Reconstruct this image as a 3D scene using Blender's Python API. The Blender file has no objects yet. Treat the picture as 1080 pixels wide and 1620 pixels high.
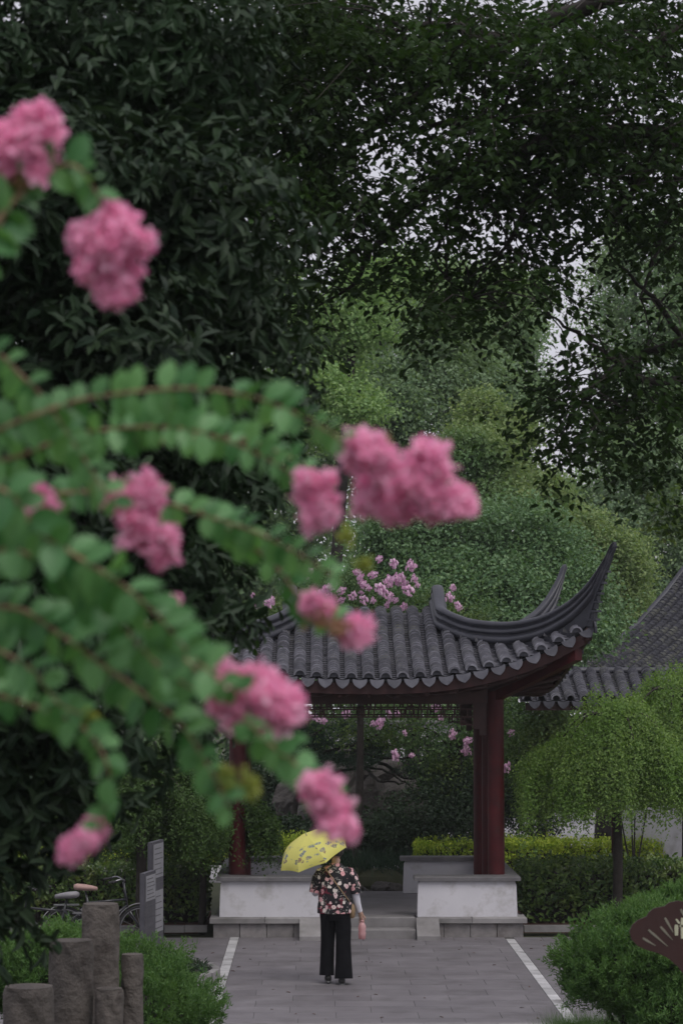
import bpy, math, random
import numpy as np
from mathutils import Vector, Matrix
random.seed(7)
rng = np.random.default_rng(11)
R = math.radians
# ------------------------------------------------------------------ camera, sky, sun, exposure
S = bpy.context.scene
COL = S.collection
FPX, CX, CY = 3825.0, 540.0, 810.0
CAMH = 3.77
PITCH = math.atan(262 / FPX); YAW = -math.atan(45 / FPX)
cd = bpy.data.cameras.new('camera'); cam = bpy.data.objects.new('camera', cd); COL.objects.link(cam)
cd.sensor_fit = 'VERTICAL'; cd.sensor_height = 36; cd.sensor_width = 24; cd.lens = 85
cam.location = (0, 0, CAMH); cam.rotation_euler = (R(90) + PITCH, 0, YAW)
cd.clip_start = 0.1; cd.clip_end = 2000
cd.dof.use_dof = True; cd.dof.focus_distance = 33.5; cd.dof.aperture_fstop = 4.9
S.camera = cam
w = bpy.data.worlds.new('World'); S.world = w; w.use_nodes = True
nt = w.node_tree; bg = nt.nodes['Background']
sky = nt.nodes.new('ShaderNodeTexSky'); sky.sky_type = 'NISHITA'; sky.sun_disc = False
sky.sun_elevation = R(58); sky.sun_rotation = R(150); sky.air_density = 1.0; sky.dust_density = 4.0
mx = nt.nodes.new('ShaderNodeMix'); mx.data_type = 'RGBA'; mx.inputs[0].default_value = 0.88
nt.links.new(sky.outputs[0], mx.inputs[6]); mx.inputs[7].default_value = (5.1, 4.98, 5.5, 1)
nt.links.new(mx.outputs[2], bg.inputs[0]); bg.inputs[1].default_value = 0.1
sd = bpy.data.lights.new('sun', 'SUN'); sun = bpy.data.objects.new('sun', sd); COL.objects.link(sun)
sd.energy = 1.2; sd.angle = R(38); sd.color = (1.0, 0.97, 0.93)
# sun stands behind the camera to the right, high: direction matches the sky's rotation
_az, _el = R(150), R(58)
_dir = Vector((math.sin(_az) * math.cos(_el), math.cos(_az) * math.cos(_el), math.sin(_el)))
sun.rotation_euler = _dir.to_track_quat('Z', 'Y').to_euler()
S.view_settings.view_transform = 'Standard'; S.view_settings.look = 'None'
S.view_settings.exposure = 0.45; S.view_settings.gamma = 1.0; S.view_settings.use_curve_mapping = False
S.render.engine = 'CYCLES'
S.cycles.max_bounces = 6; S.cycles.diffuse_bounces = 3; S.cycles.glossy_bounces = 2
S.cycles.transmission_bounces = 4; S.cycles.transparent_max_bounces = 4
S.cycles.sample_clamp_indirect = 3.0; S.cycles.use_denoising = True
try:
    S.cycles.denoiser = 'OPENIMAGEDENOISE'; S.cycles.denoising_prefilter = 'ACCURATE'
except Exception: pass
MR = cam.rotation_euler.to_matrix()
def at(px, py, Y):
    d = MR @ Vector(((px - CX) / FPX, (CY - py) / FPX, -1)); k = Y / d.y
    return Vector((d.x * k, Y, CAMH + d.z * k))
def ppm(Y): return FPX / Y          # photograph pixels per metre at depth Y

# ------------------------------------------------------------------ helpers
WL = {}                              # world base of every object
def reg(o, base): WL[o.name] = Vector(base)
def tag(o, label=None, cat=None, group=None, kind=None):
    if label: o['label'] = label
    if cat: o['category'] = cat
    if group: o['group'] = group
    if kind: o['kind'] = kind
    return o
def thing(name, loc, label, cat, group=None):
    o = bpy.data.objects.new(name, None); COL.objects.link(o); o.location = loc
    o.empty_display_size = .2; reg(o, loc); tag(o, label, cat, group); return o
def struct_empty(name, loc=(0, 0, 0)):
    o = bpy.data.objects.new(name, None); COL.objects.link(o); o.location = loc; reg(o, loc)
    o['kind'] = 'structure'; return o
def mesh_np(name, V, loops, starts, totals, mats, midx=None, smooth=False):
    me = bpy.data.meshes.new(name)
    me.vertices.add(len(V)); me.vertices.foreach_set('co', np.asarray(V, dtype=np.float32).ravel())
    me.loops.add(len(loops)); me.loops.foreach_set('vertex_index', np.asarray(loops, dtype=np.int32))
    me.polygons.add(len(starts)); me.polygons.foreach_set('loop_start', np.asarray(starts, dtype=np.int32))
    me.polygons.foreach_set('loop_total', np.asarray(totals, dtype=np.int32))
    for m in mats: me.materials.append(m)
    if midx is not None: me.polygons.foreach_set('material_index', np.asarray(midx, dtype=np.int32))
    me.polygons.foreach_set('use_smooth', np.full(len(starts), bool(smooth), dtype=bool))
    me.update(calc_edges=True)
    if smooth == 'angle':
        try: me.set_sharp_from_angle(angle=R(45))
        except Exception: pass
    return me
class Tmpl:
    def __init__(s, V, F, M=None, smooth=False):
        s.V = np.array(V, float); s.F = F; s.M = np.array(M if M is not None else [0] * len(F)); s.smooth = smooth
        s.loops = np.array([i for f in F for i in f]); s.tot = np.array([len(f) for f in F])
    def mesh(s, name, mats):
        st = np.concatenate([[0], np.cumsum(s.tot)[:-1]])
        return mesh_np(name, s.V, s.loops, st, s.tot, mats, s.M, s.smooth)
def link(name, me, parent=None, base=None):
    o = bpy.data.objects.new(name, me); COL.objects.link(o)
    if parent is not None:
        o.parent = parent; reg(o, WL[parent.name])
    else:
        o.location = base or (0, 0, 0); reg(o, base or (0, 0, 0))
    return o
def scatter(name, t, O, B, mats, parent, parts=0, stuffname=None, near=None):
    """copies of template t at origins O (N,3) with basis columns B (N,3,3); first `parts` as objects, rest joined."""
    O = np.asarray(O, float); B = np.asarray(B, float)
    if len(O) == 0: return None
    base = np.array(WL[parent.name])
    idx = np.arange(len(O))
    if parts:
        key = near if near is not None else np.linalg.norm(O - np.array([0, 0, CAMH]), axis=1)
        idx = np.argsort(key, kind='stable')
        me = t.mesh(name, mats)
        for i in idx[:parts]:
            o = bpy.data.objects.new(name, me); COL.objects.link(o); o.parent = parent; reg(o, WL[parent.name])
            M = Matrix(B[i].tolist()).to_4x4(); M.translation = Vector(O[i] - base); o.matrix_local = M
        idx = idx[parts:]
    if len(idx) == 0: return None
    O = O[idx] - base; B = B[idx]; n = len(O); nv = len(t.V)
    V = (np.einsum('nij,vj->nvi', B, t.V) + O[:, None, :]).reshape(-1, 3)
    L = (t.loops[None, :] + (np.arange(n) * nv)[:, None]).ravel()
    T = np.tile(t.tot, n); st = np.concatenate([[0], np.cumsum(T)[:-1]])
    me = mesh_np(stuffname or name, V, L, st, T, mats, np.tile(t.M, n), t.smooth)
    o = link(stuffname or name, me, parent); o['kind'] = 'stuff'
    return o
class MB:
    def __init__(s): s.V = []; s.F = []; s.M = []
    def add(s, V, F, m=0):
        b = len(s.V); s.V += [tuple(v) for v in V]; s.F += [tuple(i + b for i in f) for f in F]; s.M += [m] * len(F)
    def box(s, a, b, m=0, bev=0.0):
        x0, y0, z0 = a; x1, y1, z1 = b
        if bev <= 0:
            V = [(x, y, z) for z in (z0, z1) for y in (y0, y1) for x in (x0, x1)]
            s.add(V, [(0, 2, 3, 1), (4, 5, 7, 6), (0, 1, 5, 4), (1, 3, 7, 5), (3, 2, 6, 7), (2, 0, 4, 6)], m)
        else:
            c = bev; V = []
            for (z, k) in ((z0, 0), (z1 - c, 0), (z1, c)):
                V += [(x0 + k, y0 + k, z), (x1 - k, y0 + k, z), (x1 - k, y1 - k, z), (x0 + k, y1 - k, z)]
            F = [(3, 2, 1, 0), (8, 9, 10, 11)]
            for r_ in (0, 4):
                for i in range(4): F.append((r_ + i, r_ + (i + 1) % 4, r_ + 4 + (i + 1) % 4, r_ + 4 + i))
            s.add(V, F, m)
    def obox(s, c, ax, ay, az, m=0):
        c, ax, ay, az = map(Vector, (c, ax, ay, az))
        V = [c + ax * i + ay * j + az * k for k in (-1, 1) for j in (-1, 1) for i in (-1, 1)]
        s.add(V, [(0, 2, 3, 1), (4, 5, 7, 6), (0, 1, 5, 4), (1, 3, 7, 5), (3, 2, 6, 7), (2, 0, 4, 6)], m)
    def tube(s, P, rad, n=8, m=0, cap=True):
        P = [Vector(p) for p in P]
        if not hasattr(rad, '__len__'): rad = [rad] * len(P)
        rings = []; up = None
        for i, p in enumerate(P):
            d = (P[min(i + 1, len(P) - 1)] - P[max(i - 1, 0)]).normalized()
            if up is None:
                up = Vector((0, 0, 1)) if abs(d.z) < .9 else Vector((1, 0, 0))
            sd_ = d.cross(up).normalized(); up = sd_.cross(d).normalized()
            rings.append([p + (sd_ * math.cos(2 * math.pi * k / n) + up * math.sin(2 * math.pi * k / n)) * rad[i] for k in range(n)])
        s.loft(rings, m, cap)
    def loft(s, rings, m=0, cap=True, closed=True):
        n = len(rings[0]); V = [v for r_ in rings for v in r_]; F = []
        for i in range(len(rings) - 1):
            for k in range(n if closed else n - 1):
                F.append((i * n + k, i * n + (k + 1) % n, (i + 1) * n + (k + 1) % n, (i + 1) * n + k))
        if cap and closed:
            F.append(tuple(range(n - 1, -1, -1))); F.append(tuple((len(rings) - 1) * n + k for k in range(n)))
        s.add(V, F, m)
    def sphere(s, c, r, nu=12, nv=8, m=0, fn=None):
        rings = []
        rr = r if hasattr(r, '__len__') else (r, r, r)
        for i in range(nv + 1):
            th = math.pi * i / nv; ring = []
            for k in range(nu):
                ph = 2 * math.pi * k / nu
                v = Vector((math.sin(th) * math.cos(ph), math.sin(th) * math.sin(ph), math.cos(th)))
                if fn: v = fn(v)
                ring.append(Vector((c[0] + v.x * rr[0], c[1] + v.y * rr[1], c[2] + v.z * rr[2])))
            rings.append(ring)
        s.loft(rings[::-1], m, False)
    def build(s, name, mats, parent=None, base=None, smooth=False, kind=None):
        b = np.array(WL[parent.name] if parent is not None else (base or (0, 0, 0)))
        tot = [len(f) for f in s.F]; st = np.concatenate([[0], np.cumsum(tot)[:-1]])
        if not hasattr(mats, '__len__'): mats = [mats]
        me = mesh_np(name, np.array(s.V) - b, [i for f in s.F for i in f], st, tot, mats, s.M, smooth)
        o = link(name, me, parent, base)
        if kind: o['kind'] = kind
        return o
    def tmpl(s, smooth=False): return Tmpl(s.V, s.F, s.M, smooth)
def smooth_by_angle(o, a=35):
    me = o.data; me.polygons.foreach_set('use_smooth', [True] * len(me.polygons))
    try: me.set_sharp_from_angle(angle=R(a))
    except Exception: pass
def catmull(P, n=6):
    P = [Vector(p) for p in P]; Q = [2 * P[0] - P[1]] + P + [2 * P[-1] - P[-2]]; out = []
    for i in range(1, len(Q) - 2):
        for k in range(n):
            t = k / n; a, b, c, d = Q[i - 1], Q[i], Q[i + 1], Q[i + 2]
            out.append(.5 * ((2 * b) + (c - a) * t + (2 * a - 5 * b + 4 * c - d) * t * t + (3 * b - a - 3 * c + d) * t ** 3))
    out.append(P[-1]); return out
def lerp(a, b, t): return a + (b - a) * t
def interp(x, xs, ys): return float(np.interp(x, xs, ys))

# ------------------------------------------------------------------ materials
def newmat(name):
    m = bpy.data.materials.new(name); m.use_nodes = True; n = m.node_tree
    for x in list(n.nodes): n.nodes.remove(x)
    out = n.nodes.new('ShaderNodeOutputMaterial'); p = n.nodes.new('ShaderNodeBsdfPrincipled')
    n.links.new(p.outputs[0], out.inputs[0]); return m, n, p, out
def node(n, t, **kw):
    x = n.nodes.new(t)
    for k, v in kw.items(): setattr(x, k, v)
    return x
def rnd(n):
    """0..1 value that differs for every object and every loose piece"""
    a = node(n, 'ShaderNodeObjectInfo'); b = node(n, 'ShaderNodeNewGeometry'); s = node(n, 'ShaderNodeMath', operation='ADD')
    f = node(n, 'ShaderNodeMath', operation='FRACT')
    n.links.new(a.outputs['Random'], s.inputs[0]); n.links.new(b.outputs['Random Per Island'], s.inputs[1]); n.links.new(s.outputs[0], f.inputs[0])
    return f.outputs[0]
def noise(n, scale, detail=4, rough=.6, world=True, dist=0.0):
    t = node(n, 'ShaderNodeTexNoise'); t.inputs['Scale'].default_value = scale; t.inputs['Detail'].default_value = detail
    t.inputs['Roughness'].default_value = rough; t.inputs['Distortion'].default_value = dist
    if world:
        g = node(n, 'ShaderNodeNewGeometry'); n.links.new(g.outputs['Position'], t.inputs['Vector'])
    else:
        g = node(n, 'ShaderNodeTexCoord'); n.links.new(g.outputs['Object'], t.inputs['Vector'])
    return t.outputs['Fac']
def ramp(n, fac, stops):
    r_ = node(n, 'ShaderNodeValToRGB'); n.links.new(fac, r_.inputs[0]); e = r_.color_ramp.elements
    while len(e) < len(stops): e.new(.5)
    for i, (p, c) in enumerate(stops):
        e[i].position = p; e[i].color = (*c, 1) if len(c) == 3 else c
    return r_.outputs[0]
def mixc(n, fac, a, b, mode='MIX'):
    m = node(n, 'ShaderNodeMix', data_type='RGBA', blend_type=mode)
    for i, v in ((0, fac), (6, a), (7, b)):
        if hasattr(v, 'is_linked') or hasattr(v, 'links'): n.links.new(v, m.inputs[i])
        elif i == 0: m.inputs[0].default_value = v
        else: m.inputs[i].default_value = (*v, 1)
    return m.outputs[2]
def surf(name, c1, c2, scale=3, rough=.7, bump=.2, bscale=None, vary=.25, spec=.4, third=None, tscale=.6, tpos=(.55, .7), metal=0, bdist=.01, world=True):
    m, n, p, out = newmat(name)
    col = ramp(n, noise(n, scale, 6, world=world), [(.3, c1), (.7, c2)])
    if third is not None:
        f = ramp(n, noise(n, tscale, 5, .65, world=world), [(tpos[0], (0, 0, 0)), (tpos[1], (1, 1, 1))])
        sep = node(n, 'ShaderNodeSeparateColor'); n.links.new(f, sep.inputs[0]); col = mixc(n, sep.outputs[0], col, third)
    if vary:
        v = ramp(n, rnd(n), [(0, (1 - vary,) * 3), (1, (1 + vary,) * 3)]); col = mixc(n, 1.0, col, v, 'MULTIPLY')
    n.links.new(col, p.inputs['Base Color']); p.inputs['Roughness'].default_value = rough
    p.inputs['Specular IOR Level'].default_value = spec; p.inputs['Metallic'].default_value = metal
    if bump:
        b = node(n, 'ShaderNodeBump'); b.inputs['Strength'].default_value = bump; b.inputs['Distance'].default_value = bdist
        n.links.new(noise(n, bscale or scale * 6, 6, .65, world=world), b.inputs['Height']); n.links.new(b.outputs[0], p.inputs['Normal'])
    return m
def leafm(name, ca, cb, cc=None, rough=.45, spec=.35, trans=.3, tcol=None, nscale=.6, cpos=(.5, .68)):
    m, n, p, out = newmat(name)
    mid = tuple((a + b) / 2 for a, b in zip(ca, cb))
    col = ramp(n, rnd(n), [(0, ca), (.5, mid), (1, cb)])
    if cc is not None:
        f = ramp(n, noise(n, nscale, 3), [(cpos[0], (0, 0, 0)), (cpos[1], (1, 1, 1))])
        sep = node(n, 'ShaderNodeSeparateColor'); n.links.new(f, sep.inputs[0]); col = mixc(n, sep.outputs[0], col, cc)
    n.links.new(col, p.inputs['Base Color']); p.inputs['Roughness'].default_value = rough
    p.inputs['Specular IOR Level'].default_value = spec
    t = node(n, 'ShaderNodeBsdfTranslucent'); tc = mixc(n, 1.0, col, tcol or (1.5, 1.6, .7), 'MULTIPLY'); n.links.new(tc, t.inputs[0])
    a = node(n, 'ShaderNodeMixShader'); a.inputs[0].default_value = trans
    n.links.new(p.outputs[0], a.inputs[1]); n.links.new(t.outputs[0], a.inputs[2]); n.links.new(a.outputs[0], out.inputs[0])
    return m
M = {}
M['slab'] = surf('paving_stone', (.125, .115, .124), (.175, .163, .174), 2.2, .5, .15, 40, .09, .35, third=(.085, .078, .08), tscale=1.3, tpos=(.5, .75), bdist=.003)
M['white_stone'] = surf('white_stone', (.32, .315, .32), (.46, .455, .46), 4, .6, .3, 60, .2, third=(.16, .155, .15), tscale=3)
M['curb'] = surf('kerb_stone', (.17, .16, .16), (.26, .25, .25), 3, .75, .4, 50, .15, third=(.1, .1, .09))
M['bed'] = surf('paving_bed', (.05, .048, .045), (.08, .075, .07), 6, .9, .3, vary=0)
M['ground'] = surf('ground_soil', (.03, .035, .018), (.055, .06, .03), 1.5, .95, .6, 20, 0, third=(.035, .06, .02), tscale=.8)
M['redsoil'] = surf('bark_mulch', (.06, .028, .02), (.12, .06, .045), 20, .95, .8, 60, 0, bdist=.02)
M['path'] = surf('pale_paving', (.3, .29, .31), (.4, .39, .41), 1, .6, .2, 30, .1)
M['plaster'] = surf('white_plaster', (.5, .49, .52), (.6, .59, .62), 1.3, .75, .2, 30, .03, third=(.3, .285, .27), tscale=2.6, tpos=(.52, .78), bdist=.004)
M['cap'] = surf('grey_cap_stone', (.1, .095, .1), (.17, .165, .17), 5, .55, .3, 40, .1)
M['granite'] = surf('plinth_granite', (.16, .15, .15), (.27, .25, .245), 7, .7, .5, 25, .18, third=(.12, .1, .09), tscale=2)
M['redwood'] = surf('red_lacquer_wood', (.045, .006, .008), (.08, .01, .012), 4, .5, .15, 30, .05, .25, third=(.045, .012, .012), tscale=3)
M['darkred'] = surf('dark_red_eave_board', (.028, .008, .008), (.045, .012, .012), 5, .5, .1, 30, .1)
M['darkwood'] = surf('dark_brown_wood', (.035, .014, .013), (.06, .022, .02), 5, .5, .1, 30, .1)
M['tile'] = surf('dark_clay_tile', (.008, .008, .012), (.022, .022, .031), 5, .62, .35, 60, .35, .4, third=(.06, .062, .05), tscale=2.6, tpos=(.5, .62), bdist=.004)
M['tile_edge'] = surf('worn_lit_tile_edge', (.085, .085, .105), (.23, .228, .265), 9, .75, .2, 60, .3)  # paler tile ends: wear, plus the light they catch put into the colour
M['tile_bed'] = surf('tile_bedding', (.02, .02, .024), (.04, .04, .045), 6, .9, .3, vary=0)
M['drip'] = surf('drip_tile_clay', (.05, .05, .065), (.1, .1, .12), 8, .65, .3, 70, .2)
M['ridge'] = surf('ridge_mortar', (.02, .021, .029), (.045, .046, .06), 2.2, .45, .3, 25, .05, .4, third=(.1, .1, .115), tscale=2.2, tpos=(.6, .8), bdist=.006)
M['rock'] = surf('rockery_stone', (.03, .027, .024), (.085, .075, .07), 2.2, .85, .9, 7, .15, bdist=.06)
M['bark'] = surf('tree_bark', (.016, .013, .011), (.04, .033, .028), 8, .9, .8, 30, 0, bdist=.02)
M['stonepost'] = surf('weathered_post_stone', (.075, .065, .06), (.145, .125, .112), 3.5, .8, .9, 14, .12, third=(.05, .04, .035), tscale=5, bdist=.04)
M['signdark'] = surf('dark_brown_sign_metal', (.035, .014, .013), (.045, .018, .016), 6, .5, .05, vary=0)
M['signpale'] = surf('pale_sign_paint', (.42, .42, .3), (.5, .5, .37), 9, .6, .05, vary=.05)
M['signgrey'] = surf('sign_bronze_vein', (.16, .15, .12), (.24, .23, .18), 9, .6, .05, vary=.1)
M['board'] = surf('slate_info_board', (.05, .05, .06), (.075, .072, .085), 4, .5, .15, 40, .05)
M['boardface'] = surf('grey_board_face', (.06, .058, .068), (.085, .083, .093), 4, .6, .1, vary=.08)
M['panel'] = surf('white_notice_panel', (.2, .2, .215), (.25, .25, .265), 5, .6, .05, vary=.03)
M['metal'] = surf('bright_metal', (.2, .2, .21), (.3, .3, .31), 8, .35, .05, metal=.8, vary=0)
M['rubber'] = surf('black_rubber', (.012, .012, .013), (.02, .02, .021), 20, .7, .2, vary=0)
M['framepaint'] = surf('dark_bicycle_paint', (.012, .013, .016), (.02, .021, .026), 10, .3, 0, vary=0, spec=.6)
M['tan'] = surf('pinkish_saddle_cover', (.3, .19, .17), (.38, .25, .22), 20, .7, .3, vary=0)
M['greyfabric'] = surf('grey_fender_plastic', (.17, .165, .175), (.22, .21, .22), 8, .5, .1, vary=0)
# leaves
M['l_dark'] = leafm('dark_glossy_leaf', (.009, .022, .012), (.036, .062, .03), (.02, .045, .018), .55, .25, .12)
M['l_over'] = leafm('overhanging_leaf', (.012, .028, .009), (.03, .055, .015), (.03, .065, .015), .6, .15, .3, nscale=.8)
M['l_fore'] = leafm('crape_myrtle_leaf', (.045, .15, .05), (.17, .36, .15), (.1, .24, .09), .45, .35, .3, nscale=4)
M['l_yellow'] = leafm('yellow_green_bud', (.24, .3, .07), (.38, .4, .12), None, .6, .2, .4)
M['l_bg1'] = leafm('far_grey_green_leaf', (.13, .21, .125), (.25, .34, .21), (.19, .27, .14), .6, .2, .35, nscale=.35)
M['l_bg2'] = leafm('far_yellow_green_leaf', (.15, .23, .1), (.27, .34, .15), (.13, .22, .1), .6, .2, .35, nscale=.4)
M['l_bg3'] = leafm('camphor_leaf', (.07, .15, .07), (.18, .28, .13), (.13, .22, .11), .5, .3, .28, nscale=.5)
M['l_bg4'] = leafm('bright_ginkgo_leaf', (.15, .26, .1), (.28, .4, .17), None, .6, .2, .35)
M['l_bg5'] = leafm('distant_blue_green_leaf', (.14, .235, .13), (.26, .36, .2), (.21, .3, .14), .6, .2, .35, nscale=.3)
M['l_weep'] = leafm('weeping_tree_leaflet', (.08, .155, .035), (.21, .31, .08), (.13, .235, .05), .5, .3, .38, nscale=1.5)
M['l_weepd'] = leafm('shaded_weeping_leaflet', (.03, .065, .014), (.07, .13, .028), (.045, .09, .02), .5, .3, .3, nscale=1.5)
M['l_hedge'] = leafm('hedge_leaf', (.03, .075, .018), (.14, .22, .05), (.2, .22, .06), .38, .5, .25, nscale=2, cpos=(.55, .75))
M['l_photinia'] = leafm('golden_hedge_leaf', (.2, .32, .03), (.46, .52, .07), (.24, .32, .05), .5, .3, .3, nscale=1.5)
M['l_juniper'] = leafm('juniper_needle', (.06, .14, .04), (.14, .25, .075), (.1, .19, .05), .6, .2, .25, nscale=2)
M['l_shrub'] = leafm('maple_shrub_leaf', (.014, .032, .016), (.04, .07, .034), None, .5, .3, .25)
M['l_pine'] = leafm('pine_needle', (.018, .045, .028), (.045, .08, .048), None, .6, .2, .15)
M['l_pinkbg'] = leafm('lilac_petal', (.66, .38, .56), (.82, .6, .74), None, .6, .2, .3, tcol=(1, .9, 1))
M['l_myrtbg'] = leafm('myrtle_leaf_far', (.04, .09, .03), (.1, .17, .055), (.13, .18, .05), .5, .3, .3, nscale=1)
M['petal'] = leafm('pink_petal', (.9, .36, .6), (.97, .68, .82), (.92, .5, .7), .6, .2, .42, tcol=(1.15, .9, 1), nscale=30)
M['petal_fade'] = leafm('faded_petal', (.42, .26, .12), (.6, .35, .3), (.3, .27, .1), .6, .2, .3, tcol=(1, 1, 1), nscale=25)
M['stem'] = surf('reddish_stem', (.2, .15, .085), (.3, .21, .12), 30, .7, .2, vary=.1)
M['stemgreen'] = surf('green_stem', (.14, .16, .06), (.22, .2, .08), 30, .7, .2, vary=.1)

# ------------------------------------------------------------------ leaf templates (x length, y width, z normal)
T_QUAD = Tmpl([(0, 0, 0), (.45, -.5, .04), (1, 0, -.06), (.45, .5, .04)], [(0, 1, 2, 3)])
T_MID = Tmpl([(0, 0, 0), (.35, -.46, .1), (.75, -.34, .06), (1, 0, -.12), (.75, .34, .06), (.35, .46, .1), (.5, 0, .0)],
             [(0, 1, 6), (1, 2, 6), (2, 3, 6), (3, 4, 6), (4, 5, 6), (5, 0, 6)])
def leaf_big():
    ts = [0, .12, .3, .5, .7, .87, 1]; ws = [.03, .3, .46, .5, .42, .24, .0]; V = []; F = []
    for t, w_ in zip(ts, ws):
        z = -.22 * t * t + .05 * t; V += [(t, -w_, z + w_ * .22), (t, 0, z), (t, w_, z + w_ * .22)]
    for i in range(len(ts) - 1):
        a = i * 3; F += [(a, a + 3, a + 4, a + 1), (a + 1, a + 4, a + 5, a + 2)]
    return Tmpl(V, F, smooth=True)
T_BIG = leaf_big()
T_NEEDLE = Tmpl([(0, -.5, 0), (0, .5, 0), (1, 0, 0)], [(0, 1, 2)])
def unit(v): return v / (np.linalg.norm(v, axis=-1, keepdims=True) + 1e-9)
def bases(D, N, L, W):
    D = unit(D); Sd = unit(np.cross(N, D)); N2 = np.cross(D, Sd)
    return np.stack([D * L[:, None], Sd * W[:, None], N2 * L[:, None]], axis=2)
def lobe_px(l):
    """(px, py, Y, rx_px, ry_px[, depth_m]) -> centre, radii"""
    c = at(l[0], l[1], l[2]); k = l[2] / FPX
    return np.array(c), np.array([l[3] * k, l[5] if len(l) > 5 else (l[3] + l[4]) * .5 * k, l[4] * k])
def subdivide(LB, g, k):
    out = []
    for c, r_ in LB:
        out.append((c, r_ * .8))
        for _ in range(k):
            u = unit(g.normal(size=3)); u[1] = -abs(u[1]) if g.random() < .75 else u[1]; out.append((c + u * r_ * .72, r_ * g.uniform(.24, .46)))
    return out
def cloud(lobes, nclump, per, cr, L, W, shell=.45, droop=.35, up=.35, outw=.6, seed=1, wob=.22, rosette=False, world=False, front=0.0, jl=.35, sub=0):
    """leaves in clumps spread through lobes: returns O, B"""
    g = np.random.default_rng(seed)
    LB = [l if world else lobe_px(l) for l in lobes]
    if sub:
        LB = subdivide(LB, g, sub)
    area = np.array([(r_[0] * r_[2] + r_[0] * r_[1] + r_[1] * r_[2]) for c, r_ in LB]); pr = area / area.sum()
    ci = g.choice(len(LB), nclump, p=pr)
    C = np.array([c for c, _ in LB])[ci]; RR = np.array([r_ for _, r_ in LB])[ci]
    U = unit(g.normal(size=(nclump, 3)))
    if front:                       # more clumps on the side and top that light and eyes reach
        fl = (U[:, 1] > 0) & (g.random(nclump) < front); U[fl, 1] *= -1
    # lumpy lobes
    ph = g.random((len(LB), 3))[ci] * 6.28
    bump = 1 + wob * (np.sin(U[:, 0] * 5 + ph[:, 0]) * np.sin(U[:, 2] * 6 + ph[:, 1]) + .6 * np.sin(U[:, 1] * 9 + U[:, 2] * 7 + ph[:, 2]))
    rad = (1 - shell * g.random(nclump) ** 1.6) * bump
    P = C + U * RR * rad[:, None]
    csz = cr * (.55 + .9 * g.random(nclump))
    n = nclump * per; k = np.repeat(np.arange(nclump), per)
    if rosette:
        tip = unit(U[k] * .8 + np.array([0, 0, .25]) + 0); az = np.tile(np.arange(per) * 2.4, nclump) + np.repeat(g.random(nclump) * 6, per)
        a = unit(np.cross(tip, np.array([0.1, .2, 1.]))); b = np.cross(tip, a)
        D = a * np.cos(az)[:, None] + b * np.sin(az)[:, None] + tip * (.15 + .5 * g.random(n))[:, None] + g.normal(size=(n, 3)) * .25
        D[:, 2] -= droop
        N = tip + g.normal(size=(n, 3)) * .35 + np.array([0, 0, up])
        O = P[k] + tip * (g.random(n) * csz[k] * .8)[:, None] + g.normal(size=(n, 3)) * (csz[k] * .15)[:, None]
    else:
        off = g.normal(size=(n, 3)) * np.array([1, 1, .62]); O = P[k] + off * (csz[k] * .5)[:, None]
        N = U[k] * outw + np.array([0, 0, up]) + g.normal(size=(n, 3)) * .55
        D = g.normal(size=(n, 3)) + U[k] * .4; D[:, 2] -= droop
    N = unit(N); s_ = 1 + jl * (g.random(n) * 2 - 1)
    return O, bases(D, N, L * s_, W * s_), LB
def limbs(parent, base_pts, tip_pts, r0, mat, name='branch', seed=0, parts=True):
    g = random.Random(seed)
    mb = MB()
    for tp in tip_pts:
        tp = Vector(tp); b = min(base_pts, key=lambda q: (Vector(q) - tp).length + g.random() * .5); b = Vector(b)
        mid = b.lerp(tp, .5) + Vector((g.uniform(-.1, .1), g.uniform(-.1, .1), .12)) * (tp - b).length
        mb2 = MB(); mb2.tube(catmull([b, mid, tp], 4), list(np.linspace(r0, r0 * .25, 9)), 6); mb2.build(name, M['bark'] if mat is None else mat, parent, smooth=True)
def make_tree(name, label, cat, base, trunk, r0, r1, lobes, nclump, per, cr, L, W, lm, tmpl=T_QUAD, group=None, parts=0, bark='bark', crown='crown', **kw):
    t = thing(name, base, label, cat, group)
    mb = MB(); tp = catmull(trunk, 5); mb.tube(tp, list(np.linspace(r0, r1, len(tp))), 10)
    mb.build('trunk', M[bark], t, smooth=True)
    O, B, LB = cloud(lobes, nclump, per, cr, L, W, **kw)
    limbs(t, tp[len(tp) // 2:], [lobe_px(l)[0] for l in lobes], r1 * .6, M[bark], seed=len(lobes))
    if parts:
        scatter('leaf', tmpl, O, B, [M[lm]], t, parts, crown)
    else: scatter(crown, tmpl, O, B, [M[lm]], t)
    return t, LB
# ------------------------------------------------------------------ the ground
def bank(y): return max(0.0, min(2.1, (25.7 - y) * .09))
def terrain():
    ys = list(np.linspace(-60, 0, 7)) + list(np.linspace(1, 26, 51)) + [27, 30, 36, 45, 60, 80, 110, 160, 240]
    xs = list(np.linspace(-150, -20, 10)) + list(np.linspace(-16, 16, 33)) + list(np.linspace(20, 150, 10))
    V = [(x, y, bank(y) - .06 + (.05 * math.sin(x * 1.7 + y * .9) if y < 24 else 0)) for y in ys for x in xs]; n = len(xs)
    F = [(j * n + i, j * n + i + 1, (j + 1) * n + i + 1, (j + 1) * n + i) for j in range(len(ys) - 1) for i in range(n - 1)]
    mb = MB(); mb.add(V, F); o = mb.build('ground', M['ground'], smooth=True); o['kind'] = 'structure'
terrain()
plaza = struct_empty('plaza')
mb = MB(); mb.box((-6.5, 26.1, -.055), (8.0, 35.55, -.008)); mb.build('paving_bed', M['bed'], plaza)
LX0, LX1, LW = -1.20, 2.785, .13          # the two white lines
T_SLAB = (lambda m: (m.box((-.5, -.5, -.025), (.5, .5, 0)), m.tmpl())[1])(MB())
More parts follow.
